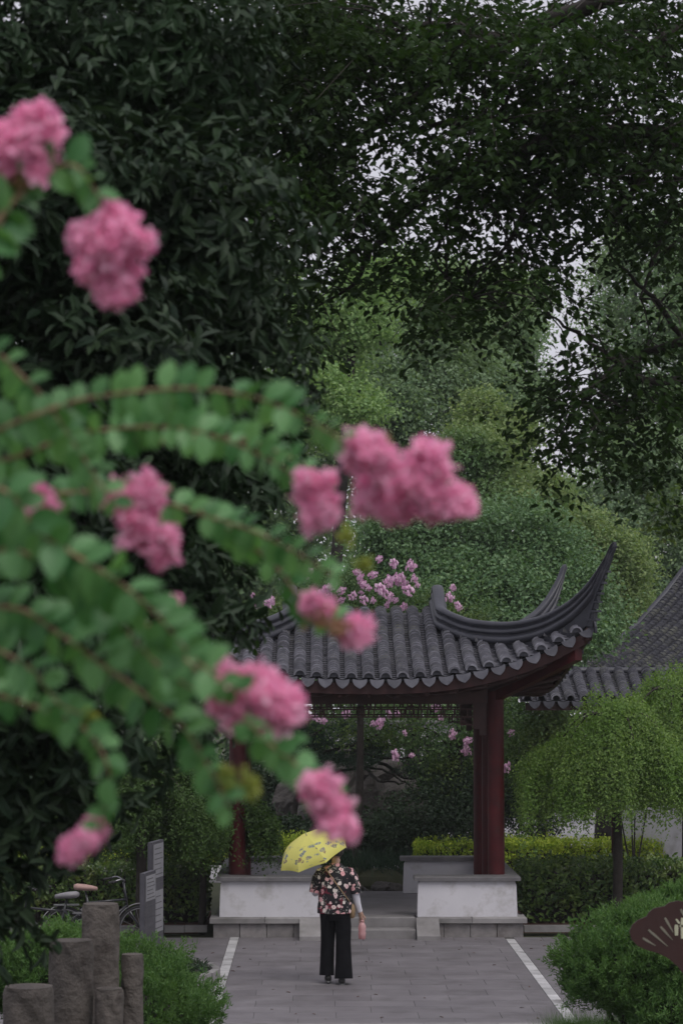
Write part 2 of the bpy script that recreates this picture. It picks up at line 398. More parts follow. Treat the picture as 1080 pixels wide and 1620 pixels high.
def field(x0, x1, dx, y0, y1, dy, gap, seed):
    g = random.Random(seed); O = []; B = []
    ny = round((y1 - y0) / dy); dy = (y1 - y0) / ny
    for j in range(ny):
        x = x0 - (dx * .5 if j % 2 else 0) - g.random() * .12
        while x < x1:
            a, b = max(x, x0), min(x + dx, x1); x += dx
            if b - a < .06: continue
            O.append(((a + b) / 2, y0 + (j + .5) * dy, g.uniform(-.0004, .0002)))
            B.append(np.diag([b - a - gap, dy - gap, 1.0]))
            B[-1][2, 0] = g.uniform(-.001, .001)
    return O, B
O = []; B = []
for (a, b, s_) in ((LX0 + LW, LX1, 1), (LX1 + LW, 6.5, 2), (-5.2, LX0, 3)):
    o_, b_ = field(a + .004, b - .004, .92, 26.62, 35.5, .50, .005, s_); O += o_; B += b_
O = np.array(O); key = np.abs(O[:, 0] - .9) * 1.3 + np.abs(O[:, 1] - 26) * .25
scatter('paving_slab', T_SLAB, O, B, [M['slab']], plaza, 300, 'paving_slabs', near=key)
O = []; B = []
g = random.Random(5)
for x in (LX0, LX1):
    y = 26.62
    while y < 35.2:
        l = g.uniform(.4, .62); O.append((x + LW / 2, y + l / 2, .001)); B.append(np.diag([LW - .004, l - .02, 1.0])); y += l
scatter('white_stone', T_SLAB, O, B, [M['white_stone']], plaza, 300)
O = []; B = []
x = -5.2
while x < 6.5:
    O.append((x + .4, 26.47, .03)); B.append(np.diag([.79, .16, 3.0])); x += .8
scatter('kerb_stone', T_SLAB, O, B, [M['curb']], plaza, 300)
mb = MB(); mb.box((-14, 45.6, -.055), (16, 49.1, .0)); o = mb.build('path', M['path']); o['kind'] = 'structure'
mb = MB(); mb.box((-14, 52.0, -.055), (26, 68.4, .004)); o = mb.build('courtyard', M['path']); o['kind'] = 'structure'
mb = MB(); mb.box((3.1, 36.6, -.055), (10, 39, .05)); mb.box((-8, 36.6, -.055), (-1.62, 39, .05))
o = mb.build('flower_bed', M['redsoil']); o['kind'] = 'structure'
# kerbs in front of the beds
for side, (a, b) in (('right', (3.13, 9.6)), ('left', (-7.6, -1.56))):
    kb = thing('bed_kerb', ((a + b) / 2, 36.3, 0), 'low pale stone kerb along the bed under the %s hedge' % ('right clipped' if side == 'right' else 'left shaded'), 'kerb', 'kerbs in front of the hedge beds')
    O = []; B = []; x = a
    while x < b - .1:
        l = min(.95, b - x); O.append((x + l / 2, 36.3, .09 + random.uniform(-.004, .004))); B.append(np.diag([l - .012, .2, 3.6])); x += l
    scatter('kerb_stone', T_SLAB, O, B, [M['curb']], kb, 300)

# ------------------------------------------------------------------ the pavilion
PX, PY = 0.80, 37.75
pav = thing('garden_pavilion', (PX, PY, 0), 'open garden pavilion with dark clay tile roof, upswept corners and red columns', 'pavilion')
FL = .28
def W(u, v, z): return Vector((PX + u, PY + v, z))
HT, HV = 1.14, .85                       # half length of the rolled top, plan depth of its gables
CU, CV = 3.2, 3.1                        # hip end (corner) in plan
_hu = [1.14, 1.35, 1.55, 2.0, 2.3, 2.7, 3.0, 3.2]; _hz = [4.48, 4.36, 4.29, 4.2, 4.24, 4.34, 4.44, 4.5]
def eave_z(t): return 3.74 + .78 * min(1.05, abs(t)) ** 2.6
def slope_line(p, front):
    """profile of a roof slope at position p along the eave: list of (outward distance, z), eave first"""
    A, Bq = (CU, CV) if front else (CV, CU)
    t = abs(p) / A
    de = (2.75 if front else 2.85) + .35 * t ** 3; ze = eave_z(t)
    if front:
        if abs(p) <= HT: P = [(de, ze), (1.8, 4.07), (1.25, 4.27), (HV, 4.45), (.45, 4.64), (.2, 4.74), (0, 4.77)]
        else:
            d = HV + (abs(p) - HT) * (CV - HV) / (CU - HT); P = [(de, ze), (d, interp(abs(p), _hu, _hz))]
    else:
        if abs(p) <= HV: P = [(de, ze), (2.0, 4.02), (HT, 4.42)]
        else:
            d = HT + (abs(p) - HV) * (CU - HT) / (CV - HV); P = [(de, ze), (d, interp(d, _hu, _hz))]
    if len(P) == 2:
        (a, za), (b, zb) = P; L = a - b
        if L < .12: return None
        P = [(lerp(a, b, s), lerp(za, zb, s) - .045 * L * 4 * s * (1 - s) * .5) for s in (0, .25, .5, .75, 1)]
    return P
SIDES = {'front': lambda p, d, z: W(p, -d, z), 'back': lambda p, d, z: W(-p, d, z), 'right': lambda p, d, z: W(d, p, z), 'left': lambda p, d, z: W(-d, -p, z)}
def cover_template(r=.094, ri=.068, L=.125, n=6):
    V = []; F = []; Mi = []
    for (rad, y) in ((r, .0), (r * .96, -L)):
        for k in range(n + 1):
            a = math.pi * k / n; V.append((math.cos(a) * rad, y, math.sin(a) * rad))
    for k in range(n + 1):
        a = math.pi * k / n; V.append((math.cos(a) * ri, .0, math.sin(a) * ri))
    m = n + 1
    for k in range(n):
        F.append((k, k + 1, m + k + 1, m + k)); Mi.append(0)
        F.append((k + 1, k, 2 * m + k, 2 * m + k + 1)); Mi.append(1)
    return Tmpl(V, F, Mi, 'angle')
def pan_template(w=.16, L=.13, dep=.03, n=4):
    V = []; F = []; Mi = []
    for (y, z0) in ((0, .012), (-L, 0.0), (0, -.004)):
        for k in range(n + 1):
            x = (k / n - .5) * w; V.append((x, y, z0 + dep * (abs(x) / (w / 2)) ** 2))
    m = n + 1
    for k in range(n):
        F.append((k, k + 1, m + k + 1, m + k)); Mi.append(0); F.append((k + 1, k, 2 * m + k, 2 * m + k + 1)); Mi.append(1)
    return Tmpl(V, F, Mi)
def drip_template():
    w = .105; pts = [(-w, .0), (-w * .98, -.045), (-w * .75, -.09), (-w * .35, -.125), (0, -.145), (w * .35, -.125), (w * .75, -.09), (w * .98, -.045), (w, 0), (w * .5, -.012), (0, -.018), (-w * .5, -.012)]
    V = [(x, .0, z) for x, z in pts] + [(x, -.022, z) for x, z in pts]; n = len(pts)
    F = [tuple(range(n)), tuple(range(2 * n - 1, n - 1, -1))] + [((i + 1) % n, i, n + i, n + (i + 1) % n) for i in range(n)]
    return Tmpl(V, F)
T_COVER, T_PAN, T_DRIP = cover_template(), pan_template(), drip_template()
def tiles_along(P, step, side, start=0.0, lift=0.0, jit=.004, g=random):
    """P world points from eave upwards -> origins and bases (x side, y down slope, z normal)"""
    P = [Vector(p) for p in P]; seg = [(P[i + 1] - P[i]).length for i in range(len(P) - 1)]; tot = sum(seg); s = start; O = []; B = []
    while s < tot:
        a = s; i = 0
        while i < len(seg) - 1 and a > seg[i]: a -= seg[i]; i += 1
        t = (P[i + 1] - P[i]).normalized(); p = P[i] + t * a; down = -t; sx = Vector(side).normalized(); nrm = sx.cross(down).normalized(); 
        if nrm.z < 0: nrm = -nrm; 
        sx = down.cross(nrm).normalized()
        tw = g.uniform(-.02, .02)
        # each tile rides on the one below: its lower end sits a little proud
        dn = (down + nrm * .2).normalized(); nn = (nrm - down * .2).normalized()
        O.append(np.array(p + nrm * lift + sx * g.uniform(-jit, jit))); B.append(np.array([sx + dn * tw, dn, nn]).T); s += step * g.uniform(.93, 1.07)
    return O, B
gt = random.Random(3)
SP = .248
roof_by = {}
def build_slope(sd, front, parts, parent):
    f = SIDES[sd]; A = CU if front else CV
    n = int(A / SP); OC, BC, OP, BP, OD, BD = [], [], [], [], [], []
    side = (f(1, 0, 0) - f(0, 0, 0))
    for k in range(-n, n + 1):
        p = k * SP; P = slope_line(p, front)
        if P:
            P = [(P[0][0] + .02, P[0][1] - .005)] + P[1:]
            o_, b_ = tiles_along([f(p, d, z) for d, z in P], .105, side, 0, .035, g=gt); OC += o_; BC += b_
    for k in range(-n - 1, n + 1):
        p = (k + .5) * SP; P = slope_line(p, front)
        if P:
            o_, b_ = tiles_along([f(p, d, z) for d, z in P], .088, side, .02, .0, g=gt); OP += o_; BP += b_
        if abs(p) < A + .05:
            t = min(abs(p), A) / A; d = (2.75 if front else 2.85) + .35 * t ** 3 + .03; q = f(p, d, eave_z(t) + .01)
            q2 = f(p + .05, 0, eave_z(abs(p + .05) / A)); q1 = f(p - .05, 0, eave_z(abs(p - .05) / A)); sx = (q2 - q1).normalized()
            out = (f(p, d + 1, 0) - f(p, d, 0)).normalized(); up = sx.cross(out); up = up if up.z > 0 else -up
            if sx.cross(out).z < 0: sx = -sx
            tl = gt.uniform(.2, .32); up2 = (up - out * tl * -1 * -1).normalized() if False else (up + out * -tl).normalized()
            out2 = sx.cross(up2); out2 = out2 if out2.dot(out) > 0 else -out2
            OD.append(np.array(q)); BD.append(np.array([sx * gt.uniform(.93, 1.03), out2, up2]).T)
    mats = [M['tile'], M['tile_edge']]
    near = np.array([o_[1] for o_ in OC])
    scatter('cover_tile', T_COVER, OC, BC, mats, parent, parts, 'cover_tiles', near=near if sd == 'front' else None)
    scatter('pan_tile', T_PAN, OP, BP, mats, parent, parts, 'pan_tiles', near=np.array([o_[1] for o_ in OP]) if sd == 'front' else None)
    scatter('drip_tile', T_DRIP, OD, BD, [M['drip']], parent, 300 if parts else 0)
    if OC:
        OE = []; BE = []
        for o_, b_ in zip(OC, BC): pass
        mbp = []
        for k in range(-n, n + 1):
            p = k * SP
            if slope_line(p, front):
                t = min(abs(p), A) / A; d = (2.75 if front else 2.85) + .35 * t ** 3 + .0; q = f(p, d, eave_z(t) + .03); out = (f(p, d + 1, 0) - f(p, d, 0)).normalized(); sx = side.normalized()
                mbp.append((np.array(q), np.array([sx, out, Vector((0, 0, 1))]).T))
        plug = Tmpl([(math.cos(math.pi * i / 8) * .08, .01, math.sin(math.pi * i / 8) * .078) for i in range(9)], [tuple(range(9))])
        scatter('end_plug', plug, [a_ for a_, _ in mbp], [b_ for _, b_ in mbp], [M['ridge']], parent)
    # bedding and soffit under the tiles
    ps = np.linspace(-A, A, 41); rings = []
    for p in ps:
        P = slope_line(p, front)
        if not P:
            t = abs(p) / A; d = (2.75 if front else 2.85) + .35 * t ** 3; z = eave_z(t); P = [(d, z), (min(d, A), z)]
        pp = catmull([Vector((d, z, 0)) for d, z in P], 1) if len(P) > 2 else [Vector((d, z, 0)) for d, z in P]
        L = np.linspace(0, 1, 9); dist = [0]
        for i in range(len(pp) - 1): dist.append(dist[-1] + (pp[i + 1] - pp[i]).length)
        dist = np.array(dist) / max(dist[-1], 1e-6)
        rings.append([f(p, float(np.interp(l, dist, [q.x for q in pp])) - .0, float(np.interp(l, dist, [q.y for q in pp])) - .012) for l in L])
    mb = MB(); mb.loft(rings, 0, False, False); mb.build('roof_bedding', M['tile_bed'], parent)
    # fascia board and soffit boards
    rt, rb, rs = [], [], []
    a_in = 2.05 if front else 1.95; d_in = 1.6 if front else 1.92; pin = a_in if front else 1.6
    fas = []; sof = []
    for p in np.linspace(-A, A, 41):
        t = abs(p) / A; d = (2.75 if front else 2.85) + .35 * t ** 3 - .04; z = eave_z(t)
        o1 = f(p, d, z - .04); o2 = f(p, d, z - .21); i1 = f(p, d - .05, z - .04); i2 = f(p, d - .05, z - .21)
        fas.append([o1, o2, i2, i1])
        q = p / A * (1.92 if front else 1.6); sof.append([f(p, d - .05, z - .16), lerp(f(p, d - .05, z - .16), f(q, (1.6 if front else 1.92), 3.62), .5) + Vector((0, 0, -.02)), f(q, (1.6 if front else 1.92), 3.62)])
    mb = MB(); mb.loft(fas, 0, True, True); o = mb.build('fascia_board', M['darkred'], parent); smooth_by_angle(o)
    mb = MB(); mb.loft(sof, 0, False, False); mb.build('soffit', M['redwood'], parent)
    for k in range(-7, 8):
        p = k / 7 * A * .93; t = abs(p) / A; d = (2.75 if front else 2.85) + .35 * t ** 3 - .12; z = eave_z(t); q = p / A * (1.92 if front else 1.6)
        a = f(p, d, z - .23); b = f(q, (1.6 if front else 1.92), 3.56); mb = MB(); mb.tube([a, lerp(a, b, .5) + Vector((0, 0, -.02)), b], .038, 7); mb.build('rafter', M['darkwood'], parent, smooth=True)
roofe = bpy.data.objects.new('roof', None); COL.objects.link(roofe); roofe.parent = pav; reg(roofe, WL[pav.name])
build_slope('front', True, 300, roofe); build_slope('back', True, 0, roofe)
build_slope('right', False, 0, roofe); build_slope('left', False, 0, roofe)
# gable infill under the rolled top
for s in (1, -1):
    mb = MB(); P = [(HV, 4.45), (.45, 4.64), (.2, 4.74), (0, 4.77), (-.2, 4.74), (-.45, 4.64), (-HV, 4.45)]
    mb.loft([[W(s * (HT + .06), d, z), W(s * (HT - .04), d, z)] + [W(s * (HT - .04), d, 4.3), W(s * (HT + .06), d, 4.3)] for d, z in P], 0, True); mb.build('gable_wall', M['ridge'], roofe)
# ridges: vertical ridge over the rolled top, then along the hip into the upswept horn
PROF = [(.0, .0), (.035, .004), (.062, .022), (.074, .05), (.066, .08), (.048, .096), (.048, .118), (.07, .13), (.083, .155), (.078, .182), (.055, .198), (.055, .222), (.088, .236), (.104, .27), (.1, .31), (.075, .338), (.058, .348)]
def ridge(su, sv, name='hip_ridge'):
    keys = [  # u, v, crest, bottom, width scale
        (HT, 0, 5.22, 4.68, 1.25), (HT, -.25, 5.15, 4.66, 1.25), (HT, -.5, 5.02, 4.56, 1.2), (HT, -.78, 4.87, 4.42, 1), (1.2, -.93, 4.82, 4.36, 1), (1.35, -1.08, 4.74, 4.28, 1), (1.6, -1.35, 4.65, 4.2, 1),
        (2.0, -1.79, 4.6, 4.12, 1), (2.3, -2.12, 4.62, 4.15, 1), (2.6, -2.45, 4.70, 4.23, 1), (2.85, -2.72, 4.84, 4.32, .97), (3.02, -2.90, 4.98, 4.4, .93), (3.16, -3.06, 5.14, 4.55, .88), (3.25, -3.16, 5.27, 4.88, .85),
        (3.33, -3.25, 5.4, 5.13, .75), (3.40, -3.33, 5.53, 5.34, .66), (3.45, -3.39, 5.66, 5.51, .58), (3.49, -3.43, 5.70, 5.60, .58)]
    K = [Vector((k[0], k[1], k[2])) for k in keys]; K2 = [Vector((k[3], k[4], 0)) for k in keys]
    C = catmull(K[4:], 4); D = catmull(K2[4:], 4); C = K[:4] + C; D = K2[:4] + D
    rings = []
    for i, c in enumerate(C):
        a = C[max(0, i - 1)]; b = C[min(len(C) - 1, i + 1)]; t = Vector((b.x - a.x, b.y - a.y, 0))
        if i == 0: t = Vector((0, -1, 0))
        t.normalize(); sd_ = Vector((-t.y, t.x, 0)); mit = 1.0
        h = max(.03, c.z - D[i].x); ws = D[i].y; sc = min(1, h / .42)
        prof = [(w_ * ws, o_ * sc) for w_, o_ in PROF] + [(.055 * ws, h + .01)]
        L = [Vector((c.x, c.y, c.z - o_)) + sd_ * w_ for w_, o_ in prof]; Rr = [Vector((c.x, c.y, c.z - o_)) - sd_ * w_ for w_, o_ in prof[1:]][::-1]
        ring = [W(q.x * su, q.y * sv, q.z) for q in L + Rr]
        if su * sv < 0: ring = ring[::-1]
        rings.append(ring)
    mb = MB(); mb.loft(rings, 0, True); o = mb.build(name, M['ridge'], roofe, smooth=True); smooth_by_angle(o, 50)
    # stacked corner slabs under the horn
    dg = Vector((su * .707, -sv * -.707 * -1, 0))
    dg = Vector((su * .70, -sv * .71, 0)).normalized(); sdg = Vector((-dg.y, dg.x, 0))
    for i, (u, z, l) in enumerate(((3.2, 4.60, .1), (3.215, 4.72, .1), (3.235, 4.85, .1), (3.26, 4.97, .1), (3.31, 5.12, .09), (3.37, 5.28, .075))):
        c = W(su * u, -sv * (u - .1), z); q = MB(); q.obox(c, dg * l, sdg * (.06 - i * .005), Vector((0, 0, .016))); q.build('corner_slab', M['ridge'], o)
        c2 = c - dg * .03 + Vector((0, 0, -.055)); q = MB(); q.obox(c2, dg * (l - .03), sdg * (.045 - i * .004), Vector((0, 0, .045))); q.build('corner_block', M['ridge'], o)
    return o
for su in (1, -1):
    for sv in (1, -1): ridge(su, sv)
# corner beams
for su in (1, -1):
    for sv in (1, -1):
        a = W(su * 1.9, -sv * 1.6, 3.5); b = W(su * 3.02, -sv * 2.92, 4.12); d = (b - a); s_ = Vector((-d.y, d.x, 0)).normalized() * .07
        mb = MB(); mb.obox((a + b) / 2, d / 2, s_, Vector((0, 0, .1))); mb.build('corner_beam', M['redwood'], roofe)
# columns, beams, lattice
cols = [(-1.92, -1.6), (1.92, -1.6), (-1.92, 1.6), (1.92, 1.6), (1.92, 0), (-1.92, 0)]
for u, v in cols:
    r_ = .125 if v != 0 else .1
    mb = MB(); c = W(u, v, 0); n = 20
    mb.loft([[Vector((c.x + math.cos(6.2832 * k / n) * rr, c.y + math.sin(6.2832 * k / n) * rr, z)) for k in range(n)] for z, rr in ((.4, r_), (1.8, r_), (3.6, r_ * .96))])
    o = mb.build('column', M['redwood'], pav, smooth=True); smooth_by_angle(o)
    mb = MB(); mb.loft([[Vector((c.x + math.cos(6.2832 * k / n) * rr, c.y + math.sin(6.2832 * k / n) * rr, z)) for k in range(n)] for z, rr in ((FL, r_ + .05), (.36, r_ + .06), (.4, r_ + .03))])
    o2 = mb.build('column_base', M['granite'], pav, smooth=True); smooth_by_angle(o2)
def beam(u0, v0, u1, v1, z0, z1, hw, nm='beam', mat='darkwood'):
    a = W(u0, v0, (z0 + z1) / 2); b = W(u1, v1, (z0 + z1) / 2); d = (b - a); s_ = Vector((-d.y, d.x, 0)).normalized() * hw
    mb = MB(); mb.obox((a + b) / 2, d / 2, s_, Vector((0, 0, (z1 - z0) / 2))); return mb.build(nm, M[mat], pav)
beam(-1.8, -1.6, 1.8, -1.6, 3.40, 3.64, .07); beam(-1.8, 1.6, 1.8, 1.6, 3.40, 3.64, .07)
beam(1.92, -1.48, 1.92, -.1, 3.4, 3.64, .07); beam(1.92, .1, 1.92, 1.48, 3.4, 3.64, .07); beam(-1.92, -1.48, -1.92, 1.48, 3.4, 3.64, .07)
mb = MB(); mb.box(tuple(W(-1.85, -1.52, 3.66)), tuple(W(1.85, 1.52, 3.69))); mb.build('ceiling_board', M['darkwood'], pav)
def lattice(a, b, z0, z1, seed):
    """hanging openwork panel between posts a and b: frame, rails and staggered muntins"""
    g = random.Random(seed); a = Vector(a); b = Vector(b); d = b - a; L = d.length; d.normalize(); t = .011
    mb = MB()
    def hb(s0, s1, z): mb.obox(a + d * (s0 + s1) / 2 + Vector((0, 0, z)), d * (s1 - s0) / 2, Vector((-d.y, d.x, 0)) * .014, Vector((0, 0, t)))
    def vb(s, y0, y1): mb.obox(a + d * s + Vector((0, 0, (y0 + y1) / 2)), d * t, Vector((-d.y, d.x, 0)) * .0135, Vector((0, 0, (y1 - y0) / 2)))
    rows = 3; dz = (z1 - z0) / rows; hb(0, L, z1 - t)
    cell = .19; n = int(L / cell); cell = L / n
    for r_ in range(rows):
        zt = z1 - r_ * dz; zb = zt - dz
        for k in range(n):
            drop = 0 if (k < n * .12 or k > n * .88) else 1
            if r_ == rows - 1 and drop: continue
            off = (.5 * cell if r_ % 2 else 0)
            hb(k * cell, (k + 1) * cell, zb + t); vb(k * cell + off + t, zb, zt)
            if (k + r_) % 3 == 0: vb(k * cell + off + cell * .33, zb + dz * .0, zt); hb(k * cell + off, min(L, k * cell + off + cell * .33), zt - dz * .5)
            if (k + r_) % 4 == 1: vb(min(L, k * cell + off + cell * .62), zb, zt)
    return mb.build('lattice_panel', M['darkwood'], pav)
lattice(W(-1.79, -1.6, 0), W(1.79, -1.6, 0), 3.06, 3.40, 1); lattice(W(-1.79, 1.6, 0), W(1.79, 1.6, 0), 3.04, 3.40, 2)
lattice(W(1.92, -1.47, 0), W(1.92, -.1, 0), 3.06, 3.40, 3); lattice(W(1.92, .1, 0), W(1.92, 1.47, 0), 3.06, 3.40, 4); lattice(W(-1.92, -1.47, 0), W(-1.92, 1.47, 0), 3.06, 3.40, 5)
for u, s in ((-1.79, 1), (1.79, -1)):                       # corner brackets of the front panel
    for v in (-1.6, 1.6):
        mb = MB(); mb.obox(W(u + s * .11, v, 3.2), Vector((.1, 0, 0)), Vector((0, .02, 0)), Vector((0, 0, .195))); mb.obox(W(u + s * .06, v, 2.96), Vector((.05, 0, 0)), Vector((0, .02, 0)), Vector((0, 0, .05))); mb.build('corner_bracket', M['darkwood'], pav)
# plinth: stone blocks, overhanging ledge slabs, floor
pl = bpy.data.objects.new('plinth', None); COL.objects.link(pl); pl.parent = pav; reg(pl, WL[pav.name])
X0, X1, YF, YB = -1.45, 3.07, 35.56, 40.0
SX0, SX1 = .13, 1.50                      # stair opening
def block(a, b, nm, mt, par, bev=.012):
    mb = MB(); mb.box(a, b, 0, bev); return mb.build(nm, M[mt], par)
gb = random.Random(9)
for (a, b) in ((X0, SX0 - .02), (SX1 + .02, X1)):
    n = round((b - a) / .40); dx = (b - a) / n
    for k in range(n): block((a + k * dx + .005, YF + gb.uniform(-.008, .008), -.02), (a + (k + 1) * dx - .005, YF + .3, .2), 'stone_block', 'granite', pl)
for sx in (X0, X1 - .3):
    for k in range(9): block((sx, YF + .305 + k * .46, -.02), (sx + .3, YF + .305 + (k + 1) * .46 - .01, .2), 'stone_block', 'granite', pl)
for (a, b) in ((X0 - .05, SX0 - .02), (SX1 + .02, X1 + .05)):
    n = 2; dx = (b - a) / n
    for k in range(n): block((a + k * dx + .003, YF - .06, .202), (a + (k + 1) * dx - .003, YF + .45, FL), 'ledge_slab', 'curb', pl, .01)
mb = MB(); mb.box((X0 + .02, YF + .455, .0), (X1 - .02, YB, FL - .006)); mb.build('floor', M['slab'], pav)
mb = MB(); mb.box((SX0 + .002, YF + .05, 0), (SX1 - .002, YF + .45, FL - .004), 0, .01); mb.build('threshold_slab', M['curb'], pav)
block((SX0 + .01, YF - .28, -.02), (SX1 - .01, YF + .045, .135), 'step', 'curb', pav)
for (a, b) in ((-.19, SX0), (SX1, 1.83)):
    mb = MB(); y0, y1 = YF - .5, YF - .065
    V = [(a, y0, -.02), (b, y0, -.02), (b, y1, -.02), (a, y1, -.02), (a, y0, .06), (b, y0, .06), (b, y1, FL + .004), (a, y1, FL + .004)]
    mb.add(V, [(3, 2, 1, 0), (0, 1, 5, 4), (1, 2, 6, 5), (2, 3, 7, 6), (3, 0, 4, 7), (4, 5, 6, 7)]); mb.build('stair_cheek', M['curb'], pav)
def bench(a, b, inset=.035):
    """low plastered seat wall with flared ends and a dark cap slab"""
    x0, y0 = a; x1, y1 = b; lx = x1 - x0 > y1 - y0
    mb = MB(); V = []
    for z, k in ((FL, .0), (FL + .1, .0), (.74, .012), (.80, inset)):
        kx, ky = (k, k * .6) if lx else (k * .6, k); V += [(x0 + kx, y0 + ky, z), (x1 - kx, y0 + ky, z), (x1 - kx, y1 - ky, z), (x0 + kx, y1 - ky, z)]
    F = [(3, 2, 1, 0), (12, 13, 14, 15)] + [(r_ + i, r_ + (i + 1) % 4, r_ + 4 + (i + 1) % 4, r_ + 4 + i) for r_ in (0, 4, 8) for i in range(4)]
    mb.add(V, F); mb.build('bench_wall', M['plaster'], pav)
    mb = MB(); e = .05; mb.box((x0 - e, y0 - e, .802), (x1 + e, y1 + e + (.1 if lx else 0), .862), 0, .01); mb.build('bench_cap', M['cap'], pav)
bench((-1.36, 35.68), (.10, 35.9)); bench((1.53, 35.68), (2.99, 35.9))
bench((-1.10, 39.55), (.14, 39.75)); bench((1.47, 39.55), (2.93, 39.75))
bench((2.86, 36.12), (2.99, 39.42)); bench((-1.36, 36.12), (-1.2, 39.42))

# ------------------------------------------------------------------ roofs on the right
def plain_roof(name, label, cat, base, e0, edir, gdir, prof, ncol, sp, topf, parts, step=.085, scale=1.0, hip=True):
    """tiled slope: eave from e0 along edir, rising along gdir with profile prof [(s, z)]"""
    t = thing(name, base, label, cat)
    rf = bpy.data.objects.new('roof', None); COL.objects.link(rf); rf.parent = t; reg(rf, WL[t.name])
    e = Vector((*edir, 0)).normalized(); g_ = Vector((*gdir, 0)).normalized(); OC, BC, OP, BP, OD, BD = [], [], [], [], [], []
    def line(p, smax):
        pts = [(s, z) for s, z in prof if s < smax]; pts.append((smax, interp(smax, [q[0] for q in prof], [q[1] for q in prof])))
        return [Vector(e0) + e * p + g_ * s + Vector((0, 0, z)) for s, z in pts]
    bed = []
    for k in range(ncol):
        sm = topf(k)
        o_, b_ = tiles_along(line(k * sp, sm), step, e, 0, .035, g=gt); OC += o_; BC += [q * scale for q in b_]
        o_, b_ = tiles_along(line((k + .5) * sp, topf(k + .5)), step * 1.05, e, .02, 0, g=gt); OP += o_; BP += [q * scale for q in b_]
        q = line((k + .5) * sp, .1)[0] + Vector((0, 0, .01)) - g_ * .03; OD.append(np.array(q)); BD.append(np.array([e * .95, -g_, Vector((0, 0, 1))]).T)
        L = line((k - .5) * sp, sm); bed.append([lerp(L[0], L[0], 0)] + [Vector(v) for v in L[1:]])
    pr = MB(); n = 10; bd = []
    for k in range(ncol + 1):
        sm = topf(k); bd.append([line((k - .5) * sp, max(.01, sm * j / n))[-1] + Vector((0, 0, -.012)) for j in range(n + 1)])
    pr.loft(bd, 0, False, False); pr.build('roof_bedding', M['tile_bed'], rf)
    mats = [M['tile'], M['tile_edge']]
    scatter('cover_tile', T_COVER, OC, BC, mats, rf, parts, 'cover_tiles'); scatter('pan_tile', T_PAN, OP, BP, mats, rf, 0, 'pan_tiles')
    scatter('drip_tile', T_DRIP, OD, BD, [M['drip']], rf, 60)
    return t, rf, line
gal, galr, gl = plain_roof('covered_gallery', 'low covered gallery with short tiled roof behind the weeping trees', 'gallery', (6.0, 43.2, 0),
    (3.72, 42.1, 0), (1, 0), (0, 1), [(0, 3.36), (.6, 3.55), (1.1, 3.74), (1.35, 3.86)], 26, .25, lambda k: min(1.35, .28 + k * .27), 300)
mb = MB(); mb.tube([gl(k * .25, min(1.35, .28 + k * .27))[-1] + Vector((0, .03, .03)) for k in range(0, 27)], .07, 8); mb.build('ridge_cap', M['ridge'], galr, smooth=True)
mb = MB(); mb.box((3.7, 42.18, 3.2), (10.2, 42.28, 3.33)); mb.build('beam', M['darkwood'], gal)
mb = MB(); mb.box((3.9, 42.3, 3.33), (10.2, 44.4, 3.36)); mb.build('ceiling_board', M['darkwood'], gal)
mb = MB(); mb.add([(5.0, 43.5, 3.8), (10.2, 43.5, 3.8), (10.2, 44.7, 3.36), (3.9, 44.7, 3.36)], [(0, 1, 2, 3)]); mb.build('rear_slope', M['tile_bed'], galr)
for x, y in ((5.32, 42.6), (5.51, 44.2), (8.3, 42.6), (8.3, 44.2)):
        mb = MB(); mb.tube([(x, y, 0), (x, y, 3.3)], .09, 12); mb.build('column', M['redwood'], gal, smooth=True)
hall, hallr, hl = plain_roof('hall', 'large hall whose tiled roof sweeps up at the right edge', 'hall', (8.5, 51, 0),
    (5.62, 50.0, 0), (.7, -.7), (.7, .7), [(0, 3.9), (1, 4.33), (2, 4.86), (3, 5.55), (3.8, 6.2), (4.6, 6.95)], 30, .25, lambda k: 4.6, 300, .11, 1.0)
mb = MB(); mb.tube([hl(-.14, s)[-1] + Vector((0, 0, .05)) for s in (.01, .5, 1, 1.5, 2, 2.5, 3, 3.8, 4.6)], .085, 8); mb.build('verge_ridge', M['ridge'], hallr, smooth=True)
mb = MB(); e_ = Vector((.7071, -.7071, 0)); g_ = Vector((.7071, .7071, 0)); c0 = Vector((5.62, 50, 0))
mb.obox(c0 + e_ * 3.9 + g_ * 3.2 + Vector((0, 0, 1.9)), e_ * 3.6, g_ * 2.4, Vector((0, 0, 1.9))); mb.build('wall', M['plaster'], hall)
mb = MB(); a = [c0 + e_ * .25 + g_ * s + Vector((0, 0, z)) for s, z in ((.3, 3.8), (3, 3.8), (5.6, 3.8), (4.6, 6.85), (3, 5.4), (1.5, 4.45))]
b = [q + e_ * .12 for q in a]; mb.loft([a, b]); mb.build('gable_wall', M['plaster'], hall)
mb = MB(); mb.add([c0 + g_ * 4.6 + Vector((0, 0, 6.93)), c0 + g_ * 4.6 + e_ * 7.5 + Vector((0, 0, 6.93)), c0 + g_ * 8 + e_ * 7.5 + Vector((0, 0, 4.5)), c0 + g_ * 8 + Vector((0, 0, 4.5))], [(0, 1, 2, 3)]); mb.build('rear_slope', M['tile_bed'], hallr)
# pale boundary wall across the courtyard
wl = thing('boundary_wall', (9, 68.6, 0), 'pale plastered boundary wall with brown foot beyond the courtyard', 'wall')
mb = MB(); mb.box((0, 68.5, .18), (24, 68.8, 2.4)); mb.build('wall', M['plaster'], wl)
mb = MB(); mb.box((0, 68.45, 0), (24, 68.85, .178)); mb.build('wall_foot', M['stonepost'], wl)
mb = MB(); mb.box((0, 68.35, 2.402), (24, 68.95, 2.55), 0, .03); mb.build('coping', M['cap'], wl)
